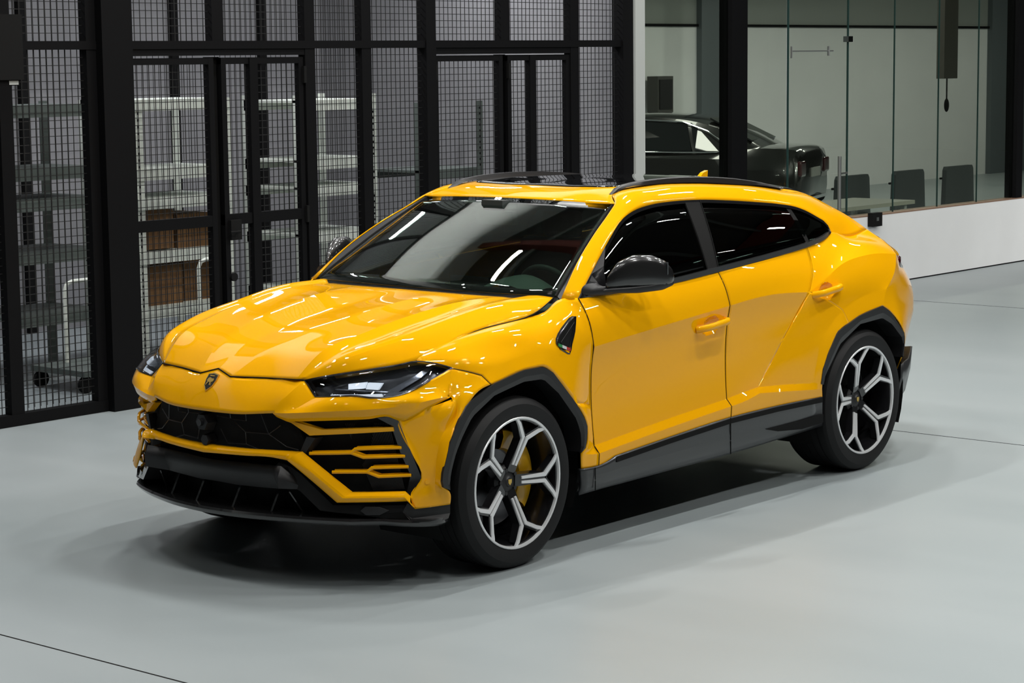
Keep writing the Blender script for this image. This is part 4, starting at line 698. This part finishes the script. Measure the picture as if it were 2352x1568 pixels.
for sd in 'LR':
    s = 1 if sd == 'L' else -1
    df = panel('front_door', PAINT, [gDF], car, sd, sharp=12)
    dr = panel('rear_door', PAINT, [gDR, gDL], car, sd, sharp=12)
    panel('rear_quarter_panel', PAINT, [gQ, gRC], car, sd, sharp=20)
    panel('roof_side_rail', PAINT, [gCA], car, sd, sharp=30)
    seam('door_gap', D['door_front'][0], r=.0022, side=sd, sub=6, sharp=(1,2,5))
    seam('door_gap', D['door_front'][-1], r=.0022, side=sd, sub=6, sharp=(1,2,5))
    for key, door in (('handle_f',df),('handle_r',dr)):
        P = [Vector(p)+Vector((0,.018,0)) for p in D[key][0]]; a, b = P[0], P[-1]
        # recess dish + grip
        c = (a+b)/2; ax = (b-a).normalized()
        bm = bmesh.new()
        n_ = Vector((0,-.018,0)); up = Vector((0,0,.004))
        Q = herm([a+n_+Vector((0,-.015,.0)), a.lerp(b,.08)+n_+Vector((0,.018,0))+up, a.lerp(b,.5)+n_+Vector((0,.026,0))+up, a.lerp(b,.92)+n_+Vector((0,.018,0))+up, b+n_+Vector((0,-.015,0))], 4)
        Q = [Vector((p.x,p.y*s,p.z)) for p in Q]
        tube(bm, Q, .0135, 10)
        bmesh.ops.scale(bm, verts=bm.verts, vec=(1,1,1.35), space=Matrix.Translation((-c.x,-c.y*s,-c.z)))
        obj('door_handle', bm, PAINT, door, 60)
# ---- side glass
db = resample(D['dlo_bottom'][0], 60); dt = resample(D['dlo_top'][0], 60)
for sd in 'LR':
    s = 1 if sd == 'L' else -1
    inn = Vector((0,-.012,0))
    g = [[db[i].lerp(dt[i],t)+inn+Vector((0,.012*math.sin(math.pi*t),0)) for t in (0,.25,.5,.75,1)] for i in range(60)]
    panel('side_window', SDG, [g], car, sd, thick=.004)
    outline = db + dt[::-1][1:-1]
    bm = bmesh.new()
    oi = []
    cen = sum(outline, Vector())/len(outline)
    n = len(outline)
    for i,p in enumerate(outline):
        if i < 59: q = p+Vector((0,.002,.026*min(1,i/6,(59-i)/3+.3)))
        else: q = p+Vector((0,.006,-.016)) if True else p
        if i == 59: q = p+Vector((.025,0,.0))
        oi.append(q)
    oi[0] = outline[0]+Vector((-.03,0,.02))
    Vo = [bm.verts.new((p.x,(p.y+.004)*s,p.z)) for p in outline]; Vi = [bm.verts.new((p.x,(p.y+.003)*s,p.z)) for p in oi]; Vb = [bm.verts.new((p.x,(p.y-.012)*s,p.z)) for p in oi]
    for i in range(n):
        j = (i+1)%n
        bm.faces.new((Vo[i],Vo[j],Vi[j],Vi[i])); bm.faces.new((Vi[i],Vi[j],Vb[j],Vb[i]))
    obj('window_trim', bm, BLACKG, car, 40)
    # pillar blacks: B pillar band and small front triangle
    def DP(i,t,d=.006): return db[i].lerp(dt[i],t)+Vector((0,d+.012*math.sin(math.pi*t)-.008,0))
    def near(L, x): return min(range(len(L)), key=lambda i: abs(L[i].x-x))
    def band(nm, xb0, xb1, xt0, xt1, m, d):
        A = [db[near(db,xb0)].lerp(dt[near(dt,xt0)],t)+Vector((0,d+.01*math.sin(math.pi*t),0)) for t in (0.02,.25,.5,.75,.98)]
        B = [db[near(db,xb1)].lerp(dt[near(dt,xt1)],t)+Vector((0,d+.01*math.sin(math.pi*t),0)) for t in (0.02,.25,.5,.75,.98)]
        slab(nm, A, B, 0, m, car, sd, (0,.008,0))
    band('pillar_cover', -1.60, -1.70, -1.70, -1.83, MATTE, .000)
    seam('window_gap', [db[near(db,-1.70)].lerp(dt[near(dt,-1.835)],t)+Vector((0,.004+.01*math.sin(math.pi*t),0)) for t in (0,.5,1)], r=.002, side=sd)
    band('pillar_cover', -2.62, -2.68, -2.60, -2.67, MATTE, -.010)
    A = [Vector(D['dlo_bottom'][0][0]), db[8]]; Tt = dt[10]
    polyplate('mirror_triangle', [db[0]+Vector((0,.003,0)), db[5]+Vector((0,.004,0)), db[5].lerp(dt[5],.6)+Vector((-.03,.006,.06)), dt[9]+Vector((0,.003,0)), dt[4]+Vector((0,.003,0))], BLACKG, car, (0,.012,0), sd)
# ---- door mirrors
for sd in 'LR':
    s = 1 if sd == 'L' else -1
    mr = empty('door_mirror'); mr.parent = car
    def mpatch(name, secs, m, n=18):
        bm = bmesh.new(); rings = []
        for (c, rx, rzt, rzb, e) in secs:
            ring = []
            for k in range(n):
                a = 2*math.pi*k/n; ca, sa = math.cos(a), math.sin(a)
                x = math.copysign(abs(ca)**e, ca)*rx; z = math.copysign(abs(sa)**e, sa)*(rzt if sa > 0 else rzb)
                ring.append(bm.verts.new((c[0]+x, (c[1])*s, c[2]+z)))
            rings.append(ring)
        for A,B in zip(rings[:-1],rings[1:]):
            for k in range(n): bm.faces.new((A[k],A[(k+1)%n],B[(k+1)%n],B[k]))
        bm.faces.new(rings[0]); bm.faces.new(rings[-1])
        return obj(name, bm, m, mr, 60)
    mpatch('mirror_shell', [((-0.744,0.925,1.224),.02,.015,.015,.8),((-0.769,0.937,1.229),.05,.06,.025,.8),((-0.817,0.959,1.242),.075,.100,.035,.8),((-0.877,0.990,1.252),.09,.112,.042,.78),((-0.936,1.021,1.255),.088,.104,.046,.78),((-0.994,1.049,1.254),.07,.080,.044,.8),((-1.037,1.066,1.245),.045,.05,.034,.85),((-1.057,1.072,1.240),.02,.02,.018,.9)], CARBON)
    mpatch('mirror_base', [((-0.734,0.919,1.201),.04,.010,.014,.8),((-0.802,0.953,1.205),.075,.012,.020,.8),((-0.902,1.003,1.206),.085,.012,.026,.8),((-0.996,1.046,1.210),.065,.012,.024,.8),((-1.049,1.068,1.218),.03,.01,.015,.9)], SATIN)
    mpatch('mirror_arm', [((-0.664,0.882,1.204),.07,.035,.025,.8),((-0.702,0.903,1.197),.06,.025,.02,.8),((-0.767,0.934,1.200),.05,.018,.015,.8)], SATIN)
    bm = bmesh.new(); box(bm, (-1.03,.98*s,1.24),(-1.026,1.07*s,1.32)); obj('mirror_glass', bm, CHROME, mr)
# ---- roof: yellow skin, black panorama glass, rails, antenna
roof = panel('roof', PAINT, [gRF], car, 'B')
panel('tailgate', PAINT, [gHT], car, 'B')
def roofz(x, y):                                                  # height of the roof skin at (x, y)
    best = None
    for r in gRF:
        ys_ = [p.y for p in r]
        for p, q in zip(r[:-1], r[1:]):
            if p.y <= y <= q.y+1e-6:
                u = (y-p.y)/max(q.y-p.y,1e-6); s_ = p.lerp(q,u)
                if best is None: best = (s_, s_)
                if s_.x >= x: best = (s_, s_)
                elif best[1].x >= x or best[0] is best[1]:
                    a_ = best[0]; v = (x-a_.x)/min(s_.x-a_.x,-1e-6); return a_.z+(s_.z-a_.z)*max(0,min(1,v))
                break
    return best[0].z
gl = []
for i in range(41):
    row = []
    for j in range(17):
        y = .505*j/16; xf = -1.325-.05*(y/.5)**2-(.10*((y-.42)/.085)**2 if y > .42 else 0); x = xf+(-3.10-xf)*i/40
        row.append(Vector((x, y, roofz(x,y)+.004)))
    gl.append(row)
panel('panorama_glass', ROOFG, [gl], car, 'B', thick=.007)
gl = [[p+Vector((0,0,.005)) for p in r[:13]] for r in gHT[:5]]
panel('rear_window', ROOFG, [gl], car, 'B', thick=.004)
for sd in 'LR':
    bm = bmesh.new(); s = 1 if sd == 'L' else -1
    A = [Vector((p[0],p[1]*s,p[2])) for p in D['rail_low'][0]]; B = [Vector((p[0],p[1]*s,p[2])) for p in D['rail_top'][0]]
    A = resample(A,28); B = resample(B,28); rings = []
    for i,(a,b) in enumerate(zip(A,B)):
        w_ = .020 if 0 < i < 27 else .006
        b = b if 0 < i < 27 else a+Vector((0,0,.006))
        rings.append([bm.verts.new(q) for q in (a+Vector((0,.006*s,0)), b+Vector((0,.006*s,-.004)), b, b-Vector((0,w_*s,0)), a-Vector((0,(w_+.012)*s,0)))])
    for P_,Q_ in zip(rings[:-1],rings[1:]):
        for k in range(5): bm.faces.new((P_[k],P_[(k+1)%5],Q_[(k+1)%5],Q_[k]))
    bm.faces.new(rings[0]); bm.faces.new(rings[-1])
    obj('roof_rail', bm, ARCHM, car, 40)
bm = bmesh.new(); prism(bm, [(p[0],p[2]) for p in D['antenna'][0]], -.012, .012); bmesh.ops.recalc_face_normals(bm, faces=bm.faces); obj('roof_antenna', bm, PAINT, car)
# ---- windshield
gW = grid(D['windshield'], 6, 4)
panel('windshield', WSG, [gW], car, 'B', thick=.005)
for sd in 'LR':
    a = [Vector(r[-1]) for r in D['windshield']]; A = herm(a, 8); c_ = [Vector(r[2]) for r in D['cant'][:5]][1:]
    # dark seal between glass and pillar
    Bq = resample([Vector(D['cant'][0][2])]+c_, 17)
    slab('windshield_seal', [p+Vector((.002,.0,.001)) for p in A], [p+Vector((.0,-.004,-.007)) for p in Bq], 0, SATIN, car, sd, (.0,.0,.008))
    ribbon_tube('windshield_edge', [p+Vector((.002,-.012,.0)) for p in A], .008, MATTE, car, sd)
# black frit band at base + cowl and wipers
wbp = [Vector(p) for p in D['windshield'][0]]; wbm = [Vector(p) for p in D['windshield'][1]]
bm = bmesh.new()
for mir in (False,True): addgrid(bm, [[p+Vector((.03,0,-.03)) for p in wbp],[p+Vector((.0,0,-.004)) for p in wbp],[p.lerp(q,.10)+Vector((0,0,.001)) for p,q in zip(wbp,wbm)]], mir=mir)
bmesh.ops.remove_doubles(bm, verts=bm.verts, dist=.0005); obj('cowl', bm, MATTE, car, 60)
# ---- wheel arch cladding
for sd in 'LR':
    for key in ('arch_front','arch_rear'):
        o_ = resample(D[key][0], 46, 1); i_ = resample(D[key][1], 46, 1)
        bm = bmesh.new(); s = 1 if sd == 'L' else -1
        deep = [Vector((p.x,p.y-.10,p.z)) for p in i_]
        m1 = [a.lerp(b,.55)+Vector((0,.006,0)) for a,b in zip(o_,i_)]
        addgrid(bm, [[p-Vector((0,.012,0)) for p in o_], o_, m1, i_, deep], mir=(sd=='R'), ref=(0 if 'front' in key else -3,0,.4))
        bmesh.ops.recalc_face_normals(bm, faces=bm.faces)
        obj('arch_cladding', bm, ARCHM, car, 14)
        # wheel house liner
        cx = 0 if 'front' in key else -3.003
        bm = bmesh.new(); arc = [(cx+.50*math.cos(t), .40+.47*math.sin(t)) for t in [R(-25)+R(230)*k/24 for k in range(25)]]
        addgrid(bm, [[Vector((x,.93,z)) for x,z in arc],[Vector((x,.55,z)) for x,z in arc]], mir=(sd=='R'))
        vs = [bm.verts.new((x,.55*s,z)) for x,z in arc]; bm.faces.new(vs)
        obj('wheel_house', bm, MATTE, car)
# ---- sills
gS = grid(D['sill'], 4, 3, sr=(2,), sc=(1,))
for sd in 'LR':
    sl = panel('side_sill', CLAD, [gS], car, sd, sharp=12, thick=.02)
    up_ = [Vector(r[0])+Vector((0,.002,.0)) for r in D['sill']]; 
    slab('sill_insert', [u-Vector((0,0,.004)) for u in up_[2:]], [u-Vector((0,0,.030)) for i,u in enumerate(up_[2:])], 0, MATTE, sl, sd, (0,.006,0))
    slab('sill_scoop', [Vector(p)+Vector((0,.006,0)) for p in D['scoop'][0]], [Vector(p)+Vector((0,.006,0)) for p in D['scoop'][1]], 0, MATTE, sl, sd, (0,.01,0))
    seam('door_gap', D['seam_sill1'][0], side=sd, off=(0,.001,0)); seam('door_gap', [Vector(p)+Vector((-.0,.001,0)) for p in D['sill'][4]], side=sd)
# ---- rear bumper parts, tail lamp, diffuser, floor pan
for sd in 'LR':
    bm = bmesh.new(); addgrid(bm, [[Vector(p)+Vector((-.004,.004,0)) for p in r] for r in D['tail']], mir=(sd=='R'))
    obj('tail_lamp', bm, RED, car, 60).modifiers.new('t','SOLIDIFY').thickness = .03
    d = [Vector(p) for p in D['diffuser'][0]]
    A = [d[0], Vector((-3.62,.90,.55)), d[1], Vector((-3.98,.5,.55)), Vector((-4.02,0,.55))]; Bq = [d[6]+Vector((0,0,.01)), d[5]+Vector((0,0,.02)), d[4], Vector((-3.97,.5,.36)), Vector((-3.98,0,.36))]
    bm = bmesh.new(); addgrid(bm, [herm(A,3,(1,2)),[a.lerp(b,.5)+Vector((-.02,.0,0)) for a,b in zip(herm(A,3,(1,2)),herm(Bq,3,(1,2)))],herm(Bq,3,(1,2))], mir=(sd=='R')); obj('rear_diffuser', bm, CLAD, car, 30).modifiers.new('t','SOLIDIFY').thickness = .01
bm = bmesh.new(); box(bm, (-.62,-.80,.27),(-2.42,.80,.34)); box(bm, (.46,-.55,.30),(-.62,.55,.36)); box(bm, (-2.42,-.55,.30),(-3.9,.55,.40)); obj('underbody', bm, MATTE, car)
bm = bmesh.new(); box(bm, (.70,-.55,.35),(.45,.55,.85)); obj('engine_bay_block', bm, MATTE, car)
# ---- cabin
bm = bmesh.new(); box(bm, (-.60,-.80,.45),(-3.5,.80,.50)); box(bm, (-3.45,-.7,.5),(-3.5,.7,1.1)); obj('cabin_floor', bm, INT, car)
bm = bmesh.new()
addgrid(bm, [[Vector((-.36,-.74,1.10)),Vector((-.34,-.3,1.13)),Vector((-.34,.3,1.13)),Vector((-.36,.74,1.10))],[Vector((-.78,-.76,1.13)),Vector((-.80,-.3,1.16)),Vector((-.80,.3,1.16)),Vector((-.78,.76,1.13))],[Vector((-.86,-.76,.9)),Vector((-.9,-.3,.8)),Vector((-.9,.3,.8)),Vector((-.86,.76,.9))]])
db_ = obj('dashboard', bm, INT2, car, 40); db_.modifiers.new('t','SOLIDIFY').thickness = .03
bm = bmesh.new(); addgrid(bm, grid([[(-.62,.20,1.165),(-.64,.36,1.205),(-.62,.54,1.165)],[(-.82,.18,1.17),(-.84,.36,1.225),(-.82,.56,1.17)],[(-.86,.2,1.08),(-.86,.36,1.08),(-.86,.54,1.08)]],4,4)); obj('instrument_hood', bm, INT2, db_, 60)
boxo('centre_screen', (-.80,-.13,1.12),(-.83,.13,1.21), BLACKG, db_)
sw = empty('steering_wheel'); sw.parent = car
bm = bmesh.new(); c = Vector((-1.0,.37,1.10)); ax = Vector((.9,0,-.42)).normalized(); e1 = Vector((0,1,0)); e2 = ax.cross(e1)
tube(bm, [c+(e1*math.cos(t)+e2*math.sin(t))*.185 for t in [2*math.pi*k/28 for k in range(28)]], .016, 8, True)
for a in (0,180,90): tube(bm, [c, c+(e1*math.cos(R(a))-e2*math.sin(R(a))*(1 if e2.z<0 else -1)*-1)*.18], .014, 6)
obj('wheel_rim', bm, INT, sw, 60)
for (x,y) in ((-1.55,.38),(-1.55,-.38),(-2.5,.38),(-2.5,-.38)):
    st = empty('seat'); st.parent = car
    bm = bmesh.new(); box(bm, (x+.22,y-.25,.55),(x-.30,y+.25,.78)); o = obj('seat_cushion', bm, INT, st); bv = o.modifiers.new('b','BEVEL'); bv.width = .05; bv.segments = 3
    bm = bmesh.new(); prism(bm, [(x-.18,.74),(x-.30,.74),(x-.50,1.30),(x-.38,1.32)], y-.24, y+.24); bmesh.ops.recalc_face_normals(bm, faces=bm.faces); o = obj('backrest', bm, INT, st); bv = o.modifiers.new('b','BEVEL'); bv.width = .04; bv.segments = 3
    bm = bmesh.new(); box(bm, (x-.42,y-.12,1.31),(x-.52,y+.12,1.46)); o = obj('headrest', bm, INT, st); bv = o.modifiers.new('b','BEVEL'); bv.width = .035; bv.segments = 3
boxo('rear_view_mirror', (-1.04,-.12,1.46),(-1.00,.12,1.53), INT, car)
boxo('camera_housing', (-1.10,-.07,1.54),(-.98,.07,1.585), INT, car)
# ---- wheels
def wheel(cx, s, rear):
    wd = .315 if rear else .285; yo = .985; yi = yo-wd
    Rr = .302; RT = .3935; zc = RT
    wroot = empty('wheel', (cx,0,zc)); wroot.parent = car
    Y = lambda y: y*s
    bm = bmesh.new()
    prof = [(Rr-.004,yo-.008),(Rr+.004,yo-.002),(Rr+.03,yo+.004),(Rr+.058,yo+.002),(RT-.018,yo-.010),(RT-.006,yo-.022),(RT-.001,yo-.038)]
    k = 5; ww = yo-.042-(yi+.042)
    for i in range(k):
        a = yo-.042-ww*(i+.12)/k; b = yo-.042-ww*(i+.88)/k; prof += [(RT,a),(RT,b),(RT-.007,b-.002),(RT-.007,b-ww*.2/k)]
    prof += [(RT-.001,yi+.038),(RT-.02,yi+.008),(Rr+.03,yi-.004),(Rr,yi+.01)]
    lathe(bm, [(r,Y(y)) for r,y in prof], 72); obj('tyre', bm, RUBBER, wroot, 22)
    bm = bmesh.new(); lathe(bm, [(r,Y(y)) for r,y in [(Rr-.002,yo-.006),(Rr-.018,yo-.016),(Rr-.024,yo-.05),(Rr-.034,yo-.12),(Rr-.03,yi+.02),(Rr,yi+.012)]], 64)
    obj('rim_barrel', bm, BLACKG, wroot, 30)
    bm = bmesh.new(); lathe(bm, [(r,Y(y)) for r,y in [(Rr-.003,yo-.012),(Rr,yo-.002),(Rr-.003,yo+.001),(Rr-.011,yo-.001),(Rr-.0135,yo-.012)]], 72); obj('rim_lip', bm, ALU, wroot, 35)
    # spokes: dark body + machined Y outlines, dished towards the hub
    def dish(r): return yo-.004-.062*max(0,(1-(r/(Rr*.93)))**1.1) if r < Rr*.93 else yo-.004
    bmb = bmesh.new(); bma = bmesh.new()
    off = R(-2) if not rear else R(32)
    def P(r, t, a, d): return (-(r*math.cos(a)-t*math.sin(a)), Y(dish(math.hypot(r,t))-d), r*math.sin(a)+t*math.cos(a))
    def bar(bm, p0, p1, w0, w1, a, d0, d1):
        (r0,t0),(r1,t1) = p0,p1; L = math.hypot(r1-r0,t1-t0); nx,ny = -(t1-t0)/L,(r1-r0)/L; N = 5; rows = []
        for i in range(N+1):
            u = i/N; r = r0+(r1-r0)*u; t = t0+(t1-t0)*u; w_ = (w0+(w1-w0)*u)/2
            A = P(r+nx*w_, t+ny*w_, a, d0); B = P(r-nx*w_, t-ny*w_, a, d0); C = P(r-nx*w_*1.25, t-ny*w_*1.25, a, d1); E = P(r+nx*w_*1.25, t+ny*w_*1.25, a, d1)
            rows.append([bm.verts.new(q) for q in (A,B,C,E)])
        for X,Z in zip(rows[:-1],rows[1:]):
            for k in range(4): bm.faces.new((X[k],X[(k+1)%4],Z[(k+1)%4],Z[k]))
        bm.faces.new(rows[0]); bm.faces.new(rows[-1])
    for i in range(5):
        a = off+R(72)*i
        bar(bmb, (.045,0),(.215,0), .056,.048, a, .006, .045)
        for q in (-1,1):
            bar(bmb, (.21,q*.012),(.272,q*.082), .036,.030, a, .006, .040)
            bar(bma, (.078,q*.0105),(.212,q*.0145), .011,.016, a, -.001, .006)
            bar(bma, (.207,q*.012),(.262,q*.075), .0165,.0155, a, -.001, .006)
            bar(bma, (.2575,q*.070),(.2775,q*.104), .0155,.013, a, -.001, .006)
    bmesh.ops.recalc_face_normals(bmb, faces=bmb.faces); bmesh.ops.recalc_face_normals(bma, faces=bma.faces)
    obj('spokes', bmb, BLACKG, wroot); obj('spoke_faces', bma, ALU, wroot)
    bm = bmesh.new(); lathe(bm, [(r,Y(y)) for r,y in [(.0,yo-.058),(.024,yo-.058),(.030,yo-.062),(.062,yo-.066),(.078,yo-.080),(.08,yo-.12)]], 30); obj('hub', bm, SATIN, wroot, 30)
    bm = bmesh.new(); lathe(bm, [(r,Y(y)) for r,y in [(.0,yo-.052),(.020,yo-.053),(.024,yo-.058)]], 24); obj('hub_cap', bm, SATIN, wroot, 30)
    bm = bmesh.new()
    prism(bm, [(-.012,.012),(.012,.012),(.011,-.004),(0,-.016),(-.011,-.004)], Y(yo-.053), Y(yo-.0505)); obj('hub_badge', bm, GOLD, wroot)
    bm = bmesh.new()
    for i in range(5):
        a = off+R(72)*i+R(36); m_ = Matrix.Translation((-.055*math.cos(a),Y(yo-.066),.055*math.sin(a)))@Matrix.Rotation(R(90),4,'X'); bmesh.ops.create_cone(bm, cap_ends=True, segments=6, radius1=.010, radius2=.010, depth=.018, matrix=m_)
    obj('wheel_bolts', bm, SATIN, wroot)
    bm = bmesh.new(); lathe(bm, [(r,Y(y)) for r,y in [(.07,yo-.15),(.212,yo-.15),(.212,yo-.182),(.07,yo-.182)]], 48); obj('brake_disc', bm, STEEL if not rear else MATTE, wroot, 40)
    bm = bmesh.new()
    a0,a1 = (R(96),R(221)) if not rear else (R(-60),R(60))
    lathe(bm, [(r,Y(y)) for r,y in [(.140,yo-.135),(.148,yo-.120),(.20,yo-.105),(.228,yo-.112),(.236,yo-.13),(.236,yo-.19),(.14,yo-.19),(.14,yo-.135)]], 22, (a0,a1))
    bmesh.ops.holes_fill(bm, edges=bm.edges, sides=20)
    obj('brake_caliper', bm, CALIPER if not rear else MATTE, wroot, 35)
    return wroot
for cx, rear in ((0,False),(-3.003,True)):
    for s in (1,-1): wheel(cx, s, rear)
